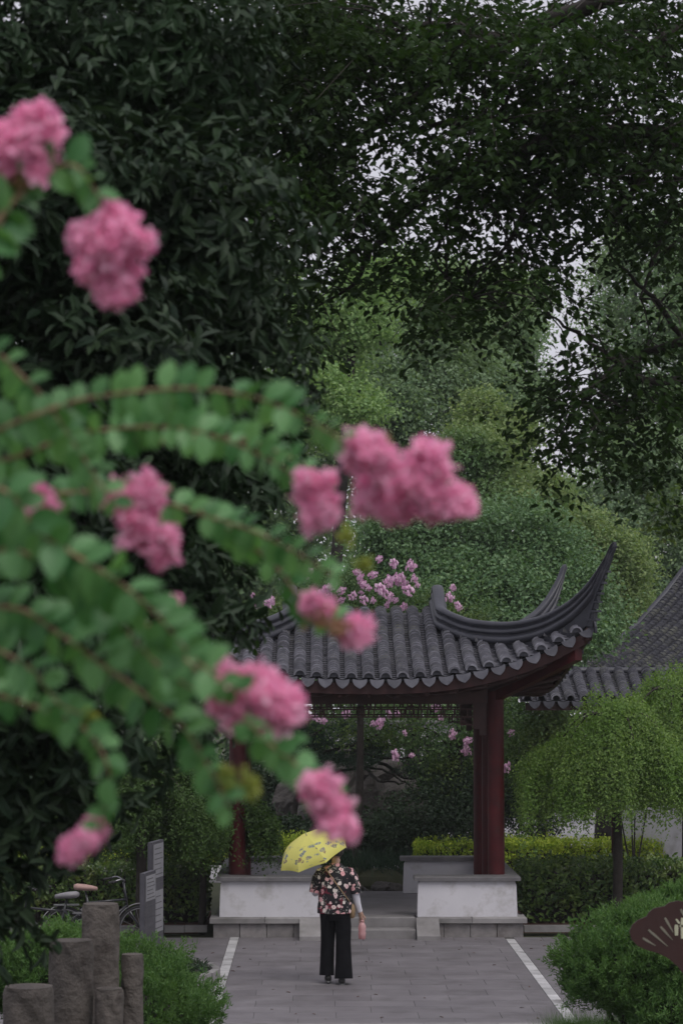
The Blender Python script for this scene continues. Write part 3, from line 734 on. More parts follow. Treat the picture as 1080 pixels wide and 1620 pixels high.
# ------------------------------------------------------------------ far trees
def foot(px, Y): p = at(px, 1000, Y); return Vector((p.x, Y, 0))
def far_tree(label, px, Y, lobes, n, per, cr, L, lm, cat='tree', group='trees in the background', tw=None, seed=1, r=.22, **kw):
    b = foot(px, Y); top = Vector(at(lobes[0][0], lobes[0][1], lobes[0][2]))
    t, LB = make_tree('background_tree', label, cat, b, [b + Vector((0, 0, -.1)), b.lerp(top, .4) + Vector((.2, 0, 0)), top], r, r * .4, [(*l[:2], Y + l[2] - Y if False else l[2], *l[3:]) for l in lobes],
        n, per, cr, L, L * .6, lm, group=group, seed=seed, front=.75, sub=7, **kw)
    return t
def lb(Y, *a): return [(x, y, Y + dy, rx, ry) for (x, y, dy, rx, ry) in a]
far_tree('tall bright green tree left of the sky gap, beside the dark foliage', 470, 52, lb(52, (560, 500, 0, 75, 70), (500, 560, 1, 85, 90), (600, 440, 2, 70, 50), (470, 640, 0, 80, 80), (545, 640, -1, 60, 60), (420, 480, 1, 80, 90)), 1215, 38, 0.468, 0.096, 'l_bg4', seed=1)
far_tree('large grey green feathery tree in the middle distance above the pavilion', 640, 58, lb(58, (660, 560, 0, 110, 90), (600, 640, -1, 90, 80), (720, 620, 0, 100, 90), (640, 470, 2, 90, 60), (560, 560, 1, 70, 80), (700, 520, 0, 70, 60), (560, 720, 0, 80, 70), (650, 720, -1, 90, 60)), 2025, 40, 0.510, 0.104, 'l_bg1', seed=2, wob=.3)
far_tree('tall blue green tree rising behind the grey green one, left of the sky gap', 790, 68, lb(68, (790, 520, 0, 85, 70), (760, 600, 0, 90, 80), (815, 590, 0, 45, 60), (735, 470, 0, 90, 60), (800, 660, 0, 60, 60), (845, 470, 0, 40, 35)), 1350, 40, 0.510, 0.112, 'l_bg5', seed=3, wob=.3)
far_tree('yellow green feathery tree with rusty tips between the far trees', 775, 54, lb(54, (770, 700, 0, 60, 60), (755, 655, 0, 32, 40), (805, 690, 0, 40, 50), (740, 740, -1, 70, 60), (820, 760, 0, 62, 50), (860, 790, 0, 50, 50), (790, 800, -1, 60, 50)), 1215, 38, 0.357, 0.088, 'l_bg2', seed=4, wob=.35)
far_tree('dense rounded camphor tree directly behind the pavilion roof', 760, 47, lb(47, (700, 880, 0, 120, 90), (800, 850, 0, 110, 80), (880, 900, 0, 90, 90), (760, 940, -1, 120, 80), (640, 850, 0, 80, 70), (920, 960, 0, 70, 80), (690, 810, 0, 60, 40), (840, 1000, -1, 120, 80), (620, 940, 0, 80, 90)), 2565, 40, 0.357, 0.080, 'l_bg3', seed=5, wob=.2)
far_tree('light green leaning tree on the right behind the hall roof', 960, 62, lb(62, (980, 800, 0, 90, 80), (930, 860, 0, 80, 80), (1040, 740, 0, 80, 70), (1060, 860, 0, 90, 100), (960, 940, -1, 90, 90), (1010, 980, 0, 90, 80), (905, 790, 0, 45, 40)), 1755, 38, 0.510, 0.104, 'l_bg1', seed=6)
far_tree('yellowish green tree at the right behind the upswept horn', 950, 56, lb(56, (940, 850, 0, 45, 55), (990, 900, 0, 50, 60), (905, 830, 0, 40, 40), (1000, 980, 0, 55, 60), (960, 930, 0, 50, 50)), 675, 36, 0.383, 0.088, 'l_bg2', seed=7)
far_tree('pale tall tree on the far right seen through the overhanging branches', 1010, 74, lb(74, (1000, 400, 0, 85, 70), (960, 470, 0, 50, 70), (1060, 480, 0, 90, 100), (1030, 590, 0, 90, 90), (1080, 380, 0, 80, 80), (1040, 690, 0, 110, 60), (960, 740, 0, 60, 35)), 1485, 38, 0.552, 0.112, 'l_bg5', seed=8, wob=.35)
far_tree('far tree filling the gap behind the left foliage', 380, 60, lb(60, (380, 760, 0, 120, 140), (300, 600, 0, 120, 120), (460, 800, 0, 90, 100), (300, 900, 0, 150, 150), (450, 950, 0, 110, 110)), 900, 30, .7, .16, 'l_bg1', seed=9)
far_tree('far tree beyond the left edge behind the dark broadleaf tree', 120, 64, lb(64, (100, 700, 0, 200, 220), (0, 900, 0, 200, 200), (180, 950, 0, 180, 180), (-160, 700, 0, 200, 250), (120, 400, 0, 200, 200)), 900, 30, .9, .2, 'l_bg3', seed=10)
far_tree('far tree beyond the right edge behind the hall', 1250, 70, lb(70, (1250, 700, 0, 180, 220), (1350, 900, 0, 200, 200), (1180, 900, 0, 150, 180)), 600, 30, .9, .2, 'l_bg5', seed=11)
# far wood closing the horizon
O, B, _ = cloud([(np.array([x, 96 + 4 * math.sin(x), h]), np.array([7, 4, h])) for x, h in zip(range(-48, 56, 6), [7, 9, 8, 10, 9, 8, 9, 7, 6.5, 6, 5.5, 5.5, 6, 6, 7, 8, 9, 8])], 5200, 24, 1.5, .34, .24, seed=20, world=True, front=.9)
fw = bpy.data.objects.new('distant_wood', None)
wood = struct_empty('distant_wood_base') if False else None
class _P: pass
WL['_w'] = Vector((0, 0, 0)); _p = bpy.data.objects.new('wood_tmp', None); WL[_p.name] = Vector((0, 0, 0))
bpy.data.objects.remove(fw)
def scatter_top(name, t, O, B, mats, label, cat):
    p = bpy.data.objects.new('tmp_parent', None); COL.objects.link(p); WL[p.name] = Vector((0, 0, 0))
    o = scatter(name, t, O, B, mats, p); o.parent = None; bpy.data.objects.remove(p); tag(o, label, cat); return o
bpy.data.objects.remove(_p)
scatter_top('distant_wood', T_QUAD, O, B, [M['l_bg5']], 'distant wood closing the view behind all the trees', 'wood')

# ------------------------------------------------------------------ pink crape myrtles behind the pavilion
def blossom_tmpl(n, seed, pr=.2, cone=0.0):
    g = np.random.default_rng(seed); V = []; F = []
    for i in range(n):
        u = unit(g.normal(size=3)); r_ = .5 * g.random() ** .35; c = u * r_ * (1 - .25 * max(0, u[2]) * cone); N = unit(u + g.normal(size=3) * .6); D = unit(np.cross(N, g.normal(size=3))); Sx = np.cross(N, D); s = pr * (.6 + .7 * g.random())
        b = len(V); V += [c - D * s * .5 - Sx * s * .35 + N * s * .12, c + D * s * .5 - Sx * s * .4, c + D * s * .55 + Sx * s * .4 + N * s * .15, c - D * s * .45 + Sx * s * .4]; F.append((b, b + 1, b + 2, b + 3))
    return Tmpl(V, F)
T_BLOS = blossom_tmpl(46, 4, .26)
def blossoms(parent, spots, Y, size, mat='l_pinkbg', seed=0, name='flower_cluster'):
    g = np.random.default_rng(seed); O = []; B = []
    for (px, py) in spots:
        y = Y + g.uniform(-.5, .2); p = at(px, py, y); s = size * g.uniform(.6, 1.25); O.append(np.array(p)); a = g.uniform(0, 6.28); c, s_ = math.cos(a), math.sin(a)
        B.append(np.array([[c, -s_, 0], [s_, c, 0], [0, 0, 1]]) @ np.diag([s, s * g.uniform(.7, 1), s * g.uniform(.9, 1.4)]))
    scatter(name, T_BLOS, O, B, [M[mat]], parent, 300)
gg = np.random.default_rng(40)
Yb = 42.6
b = foot(560, Yb + .5)
lob = [(480, 985, Yb, 90, 42), (560, 960, Yb, 75, 50), (640, 965, Yb, 70, 50), (690, 985, Yb, 50, 35), (420, 980, Yb, 40, 35), (545, 920, Yb, 50, 30)]
t1, _ = make_tree('crape_myrtle_tree', 'lilac flowering crape myrtle showing over the pavilion roof', 'tree', b, [b, b + Vector((.1, 0, 2)), Vector(at(570, 990, Yb))], .09, .05, lob, 520, 26, .3, .055, .03, 'l_myrtbg', group='crape myrtle trees behind the pavilion', seed=31, front=.8)
blossoms(t1, [(513, 935), (522, 930), (540, 935), (529, 925), (575, 925), (570, 915), (583, 930), (571, 938), (628, 917), (636, 914), (640, 925), (645, 935), (660, 925), (655, 915), (606, 938), (600, 932), (560, 942), (617, 945), (625, 950), (590, 950), (575, 950), (638, 960), (612, 957), (489, 905), (484, 908), (400, 942), (404, 955), (425, 955), (430, 950), (555, 945), (540, 950), (600, 885), (650, 895), (622, 892), (500, 942), (508, 940), (520, 942), (615, 920), (590, 910), (565, 905)] , Yb - .9, .17, seed=1)
lob = [(740, 960, Yb + .3, 40, 30), (720, 985, Yb, 30, 30)]
t1b, _ = make_tree('crape_myrtle_tree', 'sparse lilac crape myrtle right of the ridge end behind the roof', 'tree', foot(725, Yb + .6), [foot(725, Yb + .6), foot(725, Yb + .6) + Vector((0, 0, 2)), Vector(at(725, 985, Yb + .3))], .07, .04, lob, 60, 24, .25, .055, .03, 'l_myrtbg', group='crape myrtle trees behind the pavilion', seed=32)
blossoms(t1b, [(723, 958), (716, 930), (726, 962), (711, 945)], Yb - .5, .17, seed=2)
Yc = 43.4
lob = [(700, 1170, Yc, 80, 60), (760, 1140, Yc, 60, 50), (640, 1150, Yc + .5, 60, 40), (720, 1230, Yc, 60, 50), (800, 1170, Yc, 60, 60), (560, 1140, Yc + .5, 80, 40), (830, 1230, Yc + .5, 50, 50)]
b = foot(740, Yc)
t2, _ = make_tree('crape_myrtle_tree', 'lilac flowering crape myrtle seen through the open pavilion under its lattice', 'tree', b, [b, b + Vector((-.1, 0, 1)), Vector(at(710, 1180, Yc))], .09, .05, lob, 520, 24, .3, .06, .035, 'l_myrtbg', group='crape myrtle trees behind the pavilion', seed=33, front=.8)
blossoms(t2, [(502, 1138), (497, 1134), (548, 1130), (590, 1145), (601, 1144), (615, 1130), (627, 1128), (697, 1135), (716, 1160), (737, 1188), (736, 1180), (740, 1172), (625, 1195), (690, 1118), (798, 1216), (804, 1210), (780, 1160), (651, 1195), (512, 1140), (715, 1165), (628, 1130), (640, 1160), (808, 1160)], Yc - .8, .16, seed=3)

# ------------------------------------------------------------------ rockery and its plants behind the pavilion
def rock(name, label, c, s, seed, par=None, n=16):
    g = random.Random(seed); pts = []
    pl_ = [(Vector((g.gauss(0, 1), g.gauss(0, 1), g.gauss(0, 1))).normalized(), g.uniform(.62, .98)) for _ in range(n)]
    def fn(v):
        v = v.normalized(); r_ = 1.15
        for nrm, d in pl_:
            k = v.dot(nrm)
            if k > .05: r_ = min(r_, d / k)
        return v * r_ * (1 + .05 * math.sin(v.x * 13 + seed) * math.sin(v.z * 11))
    mb = MB(); mb.sphere(c, s, 24, 16, 0, fn); return mb
rk = thing('rockery', (1.9, 45.3, 0), 'dark piled rockery behind the pavilion under the pine branches', 'rockery')
for i, (px, py, Y, rx, ry) in enumerate([(580, 1290, 45.2, 45, 60), (620, 1260, 45.4, 50, 35), (540, 1250, 45.6, 45, 70), (610, 1225, 45.8, 42, 28), (560, 1340, 44.8, 50, 40), (500, 1320, 45.2, 55, 60), (545, 1205, 46, 30, 30), (650, 1300, 45.6, 40, 50), (475, 1260, 46, 45, 50)]):
    c, r_ = lobe_px((px, py, Y, rx, ry)); rock('rock', '', c, (r_[0], r_[1] * .9, r_[2]), i + 3).build('rock', M['rock'], rk)
rk2 = []
for i, (px, py, Y, rx, ry, lab) in enumerate([(612, 1372, 41.4, 24, 20, 'angular dark boulder in the gap of the rear bench wall'), (582, 1378, 41.0, 16, 12, 'small low boulder left of the larger one in the wall gap'), (560, 1368, 41.8, 22, 18, 'rounded dark boulder beside the woman in the rear gap')]):
    c, r_ = lobe_px((px, py, Y, rx, ry)); c[2] = r_[2] * .7
    o = rock('boulder', '', c, tuple(r_), i + 31).build('boulder', M['rock'], None, base=(c[0], c[1], 0)); tag(o, lab, 'boulder', 'boulders behind the pavilion')
# bare contorted pine with needle pads
pn = thing('pine_tree', tuple(foot(470, 44.6)), 'spreading pine with bare crooked branches reaching over the rockery', 'pine tree')
Ybp = 44.2
brs = [[(455, 1330), (470, 1260), (500, 1200), (540, 1180)], [(480, 1240), (540, 1220), (580, 1215), (620, 1225), (660, 1250)], [(500, 1200), (560, 1190), (610, 1200), (650, 1200), (680, 1225)], [(520, 1190), (580, 1170), (640, 1150), (680, 1160)], [(470, 1180), (520, 1150), (560, 1160), (600, 1140)], [(560, 1190), (600, 1180), (640, 1180), (690, 1160)], [(600, 1205), (640, 1230), (670, 1228), (700, 1210)], [(610, 1165), (650, 1185), (665, 1215), (660, 1245)], [(640, 1150), (655, 1175), (680, 1190)], [(580, 1215), (600, 1235), (640, 1240)]]
for i, br in enumerate(brs):
    P = [Vector(at(x, y, Ybp + .3 * math.sin(j * 2 + i))) for j, (x, y) in enumerate(br)]; P = catmull(P, 5)
    P = [p + Vector((random.uniform(-.02, .02), 0, random.uniform(-.025, .025))) for p in P]
    if i == 0: P = [Vector((P[0].x, P[0].y, 0))] + P
    mb = MB(); mb.tube(P, list(np.linspace(.08 if i == 0 else .035, .012, len(P))), 6); mb.build('trunk' if i == 0 else 'branch', M['bark'], pn, smooth=True)
pads = [(500, 1170, Ybp, 42, 14), (545, 1150, Ybp, 40, 12), (480, 1210, Ybp, 40, 13), (530, 1200, Ybp - .3, 40, 11), (580, 1180, Ybp, 32, 10), (470, 1150, Ybp, 40, 14), (570, 1205, Ybp - .4, 34, 10), (500, 1240, Ybp, 38, 12), (620, 1160, Ybp, 28, 9), (640, 1220, Ybp - .3, 24, 8)]
O, B, _ = cloud(pads, 420, 34, .16, .09, .010, seed=50, up=.9, droop=-.5, shell=.9)
scatter('needles', T_NEEDLE, O, B, [M['l_pine']], pn)
def bush(name, label, cat, lobes, n, per, cr, L, Wd, lm, group=None, tmpl=T_QUAD, stems=4, base=None, parts=0, **kw):
    c0, r0 = lobe_px(lobes[0]); gz = bank(c0[1]) if base is None else base
    t = thing(name, (c0[0], c0[1], gz), label, cat, group)
    for i in range(stems):
        a = i * 6.283 / stems; mb = MB(); mb.tube([(c0[0] + .05 * math.cos(a), c0[1] + .05 * math.sin(a), gz - .05), (c0[0] + .5 * r0[0] * math.cos(a), c0[1] + .5 * r0[1] * math.sin(a), c0[2])], [.02, .008], 5); mb.build('stem', M['bark'], t)
    O, B, _ = cloud(lobes, n, per, cr, L, Wd, **kw)
    if len(O): keep = O[:, 2] > gz - .02; O, B = O[keep], B[keep]
    scatter('leaf' if parts else 'foliage', tmpl, O, B, [M[lm]], t, parts, 'foliage'); return t
bush('maple_shrub', 'low spreading dark maple shrub behind the right rear bench wall', 'shrub', [(670, 1290, 42.8, 75, 38), (720, 1300, 42.6, 60, 45), (620, 1310, 42.9, 50, 28), (745, 1270, 43, 40, 40)], 420, 24, .22, .06, .035, 'l_shrub', seed=51, up=.9)
bush('maple_shrub', 'dark shrub under the crape myrtle seen beside the red column', 'shrub', [(735, 1250, 43.2, 50, 40), (690, 1240, 43.4, 40, 25)], 200, 24, .22, .06, .035, 'l_shrub', seed=52, up=.9)
bush('brown_shrub', 'brownish bushy shrub between the red column and the pale courtyard', 'shrub', [(840, 1290, 50.8, 45, 45), (815, 1250, 50.9, 40, 50)], 240, 24, .3, .07, .04, 'l_shrub', seed=53)
for i, (px, py, Y) in enumerate([(600, 1345, 42.1), (650, 1330, 42.3), (560, 1340, 42.2), (700, 1325, 42.0)]):
    c = at(px, py, Y); t = thing('lilyturf_clump', (c.x, Y, 0), ['grassy lilyturf clump above the boulders', 'grassy clump left of the golden hedge start', 'grassy lilyturf clump by the umbrella edge', 'grassy lilyturf clump above the golden hedge'][i], 'plant', 'lilyturf clumps on the rockery edge')
    g = np.random.default_rng(i + 60); n = 260; O = np.array([[c.x, Y, .45]]) + g.normal(size=(n, 3)) * [.28, .15, .05]; D = np.stack([g.normal(size=n) * .7, g.normal(size=n) * .5 - .2, .9 + g.random(n) * .4], 1)
    scatter('foliage', T_NEEDLE, O, bases(D, g.normal(size=(n, 3)), .34 + .15 * g.random(n), np.full(n, .012)), [M['l_pine']], t)
    mb = MB(); mb.sphere((c.x, Y, .2), (.5, .3, .3), 10, 6); mb.build('mound', M['ground'], t)

# ------------------------------------------------------------------ hedges
def hedge(label, x0, x1, y0, y1, z0, z1, n, L, lm, seed, group, topcol=None, cat='hedge'):
    t = thing('hedge', ((x0 + x1) / 2, (y0 + y1) / 2, z0), label, cat, group); g = np.random.default_rng(seed)
    f = g.random(n); O = np.zeros((n, 3)); N = np.zeros((n, 3)); dx, dy, dz = x1 - x0, y1 - y0, z1 - z0
    U = g.random((n, 3)); O[:] = [x0, y0, z0] + U * [dx, dy, dz]; depth = np.abs(g.normal(size=n)) * .07
    fr = f < .5; tp = (f >= .5) & (f < .85); sd_ = f >= .85
    lump = .035 * np.sin(O[:, 0] * 5 + np.sin(O[:, 2] * 7)) + .03 * np.sin(O[:, 0] * 13 + O[:, 2] * 9)
    O[fr, 1] = y0 + depth[fr] + lump[fr]; N[fr] = [0, -1, .35]
    lt = .03 * np.sin(O[:, 0] * 7 + O[:, 1] * 5) + .02 * np.sin(O[:, 0] * 17)
    O[tp, 2] = z1 - depth[tp] + lt[tp] + .07 * (g.random(tp.sum()) ** 6) * 1.8; N[tp] = [0, -.2, 1]
    s_ = g.random(sd_.sum()) < .5; O[sd_, 0] = np.where(s_, x0 + depth[sd_], x1 - depth[sd_]); N[sd_] = np.where(s_[:, None], [-1, 0, .3], [1, 0, .3])
    thin = (O[:, 2] < z0 + .22 * dz) & (g.random(n) < .75); O, N = O[~thin], N[~thin]; n = len(O)
    N = unit(N + g.normal(size=(n, 3)) * .5); D = g.normal(size=(n, 3)) + [0, 0, .3]; s2 = 1 + .35 * (g.random(n) * 2 - 1)
    scatter('foliage', T_MID if L > .04 else T_QUAD, O, bases(D, N, L * s2, L * .55 * s2), [M[lm]], t)
    mb = MB(); gs = random.Random(seed)
    for k in range(int(dx / .28)):
        x = x0 + .15 + k * .28; y = y0 + gs.uniform(.1, .3); mb = MB(); mb.tube([(x, y, z0 - .02), (x + gs.uniform(-.06, .06), y, z0 + dz * .5), (x + gs.uniform(-.12, .12), y + .05, z0 + dz * .9)], [.012, .01, .005], 5); mb.build('stem', M['bark'], t)
    mb = MB(); mb.box((x0 + .12, y0 + .3, z0), (x1 - .12, y1 - .15, z1 - .15)); mb.build('inner_twigs', M['bark'], t)
    return t
HG = 'clipped hedges around the pavilion'
hedge('clipped dark green hedge right of the pavilion behind the weeping tree trunk', 3.16, 8.6, 36.95, 38.2, .05, .92, 11500, .082, 'l_hedge', 70, HG)
hedge('shaded dark green hedge left of the pavilion behind the notice boards', -7.4, -1.62, 36.95, 38.2, .05, .90, 11000, .08, 'l_hedge', 71, HG)
hedge('low golden tipped hedge across the path at the right', 3.6, 9.8, 49.6, 50.5, .0, .44, 12000, .062, 'l_photinia', 72, HG)
hedge('low golden tipped hedge across the path at the left', -8.2, -.9, 49.6, 50.5, .0, .50, 9000, .062, 'l_photinia', 73, HG)
hedge('yellow green hedge showing above the right rear bench wall', 1.75, 4.3, 41.9, 42.5, .2, .94, 6500, .055, 'l_photinia', 74, HG)
hedge('yellow green hedge showing above the left rear bench wall', -1.3, .1, 41.9, 42.5, .2, 1.0, 3000, .055, 'l_photinia', 75, HG)

# ------------------------------------------------------------------ weeping pagoda trees
def weeping(label, c, H, Rr, zbot, ns, seed, lm, lean=(0, 0), tr=.07, per=34, asym=None):
    """umbrella crown: strands arch out from the graft and hang down, leaflets along them"""
    t = thing('weeping_pagoda_tree', c, label, 'tree', 'weeping pagoda trees'); g = np.random.default_rng(seed); c = Vector(c)
    zt = H - .55; mb = MB(); P = catmull([c + Vector((0, 0, -.1)), c + Vector((.02, 0, zt * .4)), c + Vector((lean[0] * .5, 0, zt * .75)), c + Vector((lean[0], 0, zt))], 4)
    mb.tube(P, list(np.linspace(tr * 1.15, tr * .8, len(P))), 10); mb.build('trunk', M['bark'], t, smooth=True); top = P[-1]
    for k in range(9):
        a = k * .7 + g.random() * .3; d = Vector((math.cos(a), math.sin(a), 0)); q = [top, top + d * Rr * .25 + Vector((0, 0, .16)), top + d * Rr * .5 + Vector((0, 0, .12)), top + d * Rr * .75 + Vector((0, 0, -.2))]
        mb = MB(); mb.tube(catmull(q, 4), list(np.linspace(.035, .01, 13)), 6); mb.build('limb', M['bark'], t, smooth=True)
    Os, Ds, Ns = [], [], []
    CA = g.random(46) * 6.283; CR = .2 + .8 * g.random(46) ** .55; CZ = g.normal(size=46) * .2; CD = g.normal(size=46) * .07
    for s in range(ns):
        ck = g.integers(46); a = CA[ck] + g.normal() * .11 / CR[ck]; rr = Rr * min(1.0, max(.08, CR[ck] + g.normal() * .06)) * (1 + .12 * math.sin(3 * a + seed) + .08 * math.sin(7 * a))
        if asym is not None: rr *= asym(a)
        d = np.array([math.cos(a), math.sin(a), 0]); zend = zbot + (top.z - zbot) * .55 * (1 - rr / Rr) * g.random() + abs(g.normal()) * .22 + .25 * max(0, math.sin(4 * a + seed))
        dome = H - .06 + CD[ck] - min(1., rr / Rr) ** 3.0 * .42 * (H - zbot) * .9 + g.normal() * .05
        z0 = dome; n = per; u = np.linspace(0, 1, n) ** .9
        Lh = min(max(.3, z0 - zend) * (.55 + .45 * g.random()), max(.15, z0 - zbot - CZ[ck])); wv = g.normal(size=3) * .05
        r_ = rr * (.8 + .2 * np.minimum(1, u * 3)); zz = z0 - Lh * u ** 1.15
        pts = np.array(top)[None] * [1, 1, 0] + d[None] * r_[:, None] + np.stack([wv[0] * np.sin(u * 5), wv[1] * np.sin(u * 4), zz], 1)
        for sg in (-1, 1):
            az = g.random() * 6.28; sdv = np.array([math.cos(az), math.sin(az), 0]); D = sdv[None] * sg + np.array([0, 0, -.75]) + g.normal(size=(n, 3)) * .35
            Os.append(pts + g.normal(size=(n, 3)) * .04); Ds.append(D + g.normal(size=(n, 3)) * .35); Ns.append(d[None] * .8 + np.array([0, 0, .5]) + g.normal(size=(n, 3)) * .5)
    O = np.concatenate(Os); D = np.concatenate(Ds); N = np.concatenate(Ns); n = len(O); s2 = 1 + .3 * (g.random(n) * 2 - 1)
    scatter('crown', T_QUAD, O, bases(D, unit(N), .05 * s2, .024 * s2), [M[lm]], t); return t
c = foot(972, 36.7); weeping('weeping pagoda tree with a full drooping crown in front of the right hedge', (c.x - 0, 36.7, .05), 3.56, 1.06, 1.28, 980, 3, 'l_weep', lean=(-.02, 0), asym=lambda a: 1 + .5 * max(0, -math.cos(a)) ** 1.5)
c = foot(1080, 40.6); weeping('second weeping pagoda tree cut by the right edge of the view', (c.x, 40.6, 0), 3.98, 1.3, 1.35, 900, 5, 'l_weep', asym=lambda a: 1)
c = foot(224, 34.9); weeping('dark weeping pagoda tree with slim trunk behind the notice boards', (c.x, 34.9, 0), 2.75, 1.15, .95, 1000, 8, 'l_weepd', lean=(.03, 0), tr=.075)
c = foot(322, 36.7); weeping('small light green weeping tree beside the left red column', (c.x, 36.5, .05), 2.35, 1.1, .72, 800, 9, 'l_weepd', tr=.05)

# shrubbery filling the ground behind the pavilion and beside the gallery
for i, (px, py, Y, rx, ry, lab, lm) in enumerate([(620, 1325, 44.0, 60, 26, 'low dark shrub between the boulders and the maple shrub', 'l_shrub'), (480, 1330, 44.0, 60, 26, 'low dark shrub behind the umbrella', 'l_shrub'), (560, 1230, 51.5, 110, 110, 'dark broad shrub far behind the rockery', 'l_shrub'), (780, 1190, 51.5, 90, 110, 'tall dark shrub between the red column and the gallery', 'l_shrub'), (690, 1240, 51.6, 60, 90, 'dark shrub behind the maple shrubs', 'l_shrub'), (430, 1230, 51.5, 100, 110, 'dark broad shrub behind the left red column', 'l_shrub'), (300, 1250, 51.5, 100, 95, 'dark shrub beyond the left path', 'l_shrub'), (150, 1250, 51.5, 120, 100, 'dark shrub beyond the path at the far left', 'l_shrub'), (850, 1180, 46.5, 45, 70, 'green shrub under the left end of the gallery roof', 'l_myrtbg'), (0, 1250, 51.5, 120, 110, 'dark shrub past the left edge beyond the path', 'l_shrub'), (1000, 1200, 47.5, 70, 70, 'green shrub behind the gallery columns', 'l_myrtbg')]):
    bush('background_shrub', lab, 'shrub', [(px, py, Y, rx, ry), (px - rx * .4, py + ry * .3, Y - .2, rx * .6, ry * .7), (px + rx * .5, py + ry * .35, Y - .1, rx * .6, ry * .65)], 520, 26, .34, .1, .055, lm, 'shrubs behind the pavilion', seed=400 + i, front=.8, base=0, sub=4)
# ------------------------------------------------------------------ dark broadleaf tree on the left
Yd = 10.5
lob = [(180, 80, 11, 260, 150), (330, 150, 11.5, 150, 130), (60, 330, 10, 200, 200), (300, 380, 10.5, 170, 180), (380, 560, 11, 90, 60), (410, 620, 11.2, 70, 70), (360, 480, 11, 70, 60), (150, 600, 10.2, 220, 180), (320, 740, 10.8, 130, 120), (400, 720, 11, 50, 50), (60, 850, 10, 200, 200), (270, 950, 10.6, 140, 150), (130, 1120, 10.2, 190, 150), (-150, 500, 10.5, 250, 450), (-100, 1000, 10.2, 220, 300), (20, 1250, 10.3, 110, 120), (0, 1400, 10.2, 85, 90), (-60, 1530, 10.2, 90, 90), (100, 1300, 10.8, 60, 60), (300, 1110, 10.9, 70, 60), (-120, 100, 11, 250, 250), (240, 480, 12.3, 260, 280), (150, 850, 12, 230, 300), (80, 200, 12.5, 300, 250)]
b = foot(-330, Yd + .8); b.z = bank(Yd)
t, LB = make_tree('broadleaf_tree', 'dark glossy leaved broadleaf tree filling the left side behind the pink flowers', 'tree', b, [b + Vector((0, 0, -.1)), b + Vector((.1, 0, 1.5)), Vector(at(-120, 800, Yd + .8)), Vector(at(60, 350, Yd + .8))], .16, .07,
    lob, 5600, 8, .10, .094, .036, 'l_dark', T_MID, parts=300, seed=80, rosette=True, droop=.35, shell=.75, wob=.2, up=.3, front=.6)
# smaller leaved tree behind it
lob = [(430, 40, 17, 130, 110), (340, 180, 17, 120, 110), (480, 220, 17.4, 120, 130), (420, 350, 17, 110, 110), (200, 20, 17.5, 180, 100), (250, 250, 18, 200, 200), (440, 470, 17.6, 60, 60), (100, 500, 18, 250, 300), (100, 950, 18, 250, 250), (270, 760, 18, 150, 170), (320, 1020, 18, 60, 90), (60, 1280, 18, 100, 90)]
b = foot(-60, 18); b.z = bank(18)
make_tree('broadleaf_tree', 'taller small leaved tree behind the dark glossy one in the upper left', 'tree', b, [b + Vector((0, 0, -.1)), b + Vector((.1, 0, 2)), Vector(at(120, 700, 18)), Vector(at(300, 250, 17.5))], .2, .08,
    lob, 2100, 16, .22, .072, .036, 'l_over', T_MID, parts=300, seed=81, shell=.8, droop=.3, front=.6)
# ------------------------------------------------------------------ overhanging tree from the upper right
Yo = 18.0
ot = thing('overhanging_tree', tuple(Vector((at(1620, 1000, Yo).x, Yo, bank(Yo)))), 'overhanging tree whose long dark limbs reach in from the upper right', 'tree')
B0 = WL[ot.name]
mb = MB(); tk = [B0 + Vector((0, 0, -.1)), B0 + Vector((-.1, 0, 2.5)), Vector(at(1560, 450, Yo)), Vector(at(1500, 100, Yo)), Vector(at(1480, -300, Yo))]
mb.tube(catmull(tk, 5), list(np.linspace(.28, .1, 21)), 12); mb.build('trunk', M['bark'], ot, smooth=True)
LIMB = [[(1540, 420), (1300, 235), (1080, 213), (900, 212), (820, 240), (740, 270), (670, 305), (620, 365), (585, 400), (560, 450), (490, 490)],
        [(1500, 100), (1200, -30), (1000, -10), (900, 22), (810, 65), (740, 100), (690, 130), (620, 180), (540, 240), (470, 300), (420, 360)],
        [(1550, 600), (1250, 510), (1080, 540), (1010, 565), (960, 590), (920, 630), (885, 690)],
        [(1550, 600), (1250, 580), (1080, 600), (1020, 600), (960, 560), (900, 520), (870, 500)],
        [(900, 212), (860, 190), (780, 190), (700, 195), (640, 210), (560, 250)],
        [(1200, -30), (1050, 60), (960, 110), (880, 140), (800, 170), (740, 215)],
        [(740, 270), (720, 330), (700, 370), (690, 420), (740, 470)], [(900, 212), (850, 290), (820, 350), (790, 400), (740, 440)],
        [(1080, 213), (1000, 300), (960, 360), (900, 400)], [(620, 365), (560, 350), (500, 380), (440, 420)], [(1080, 213), (1060, 330), (1030, 420), (1010, 470)],
        [(810, 65), (700, 40), (600, 50), (500, 70)], [(690, 130), (600, 100), (520, 140), (440, 180)], [(1080, 540), (1040, 480), (1000, 440), (960, 400)]]
lw = [.085, .09, .05, .045, .04, .045, .025, .03, .035, .025, .03, .035, .03, .025]
LP = []
for i, (lm_, w_) in enumerate(zip(LIMB, lw)):
    P = [Vector(at(x, y, Yo + .35 * math.sin(j * 1.3 + i * 2))) for j, (x, y) in enumerate(lm_)]
    P = catmull(P, 5); P = [p + Vector((random.uniform(-.01, .01), 0, random.uniform(-.012, .012))) for p in P]
    LP.append(P); mb = MB(); mb.tube(P, list(np.linspace(w_ * 1.05, .007, len(P))), 7); mb.build('limb', M['bark'], ot, smooth=True)
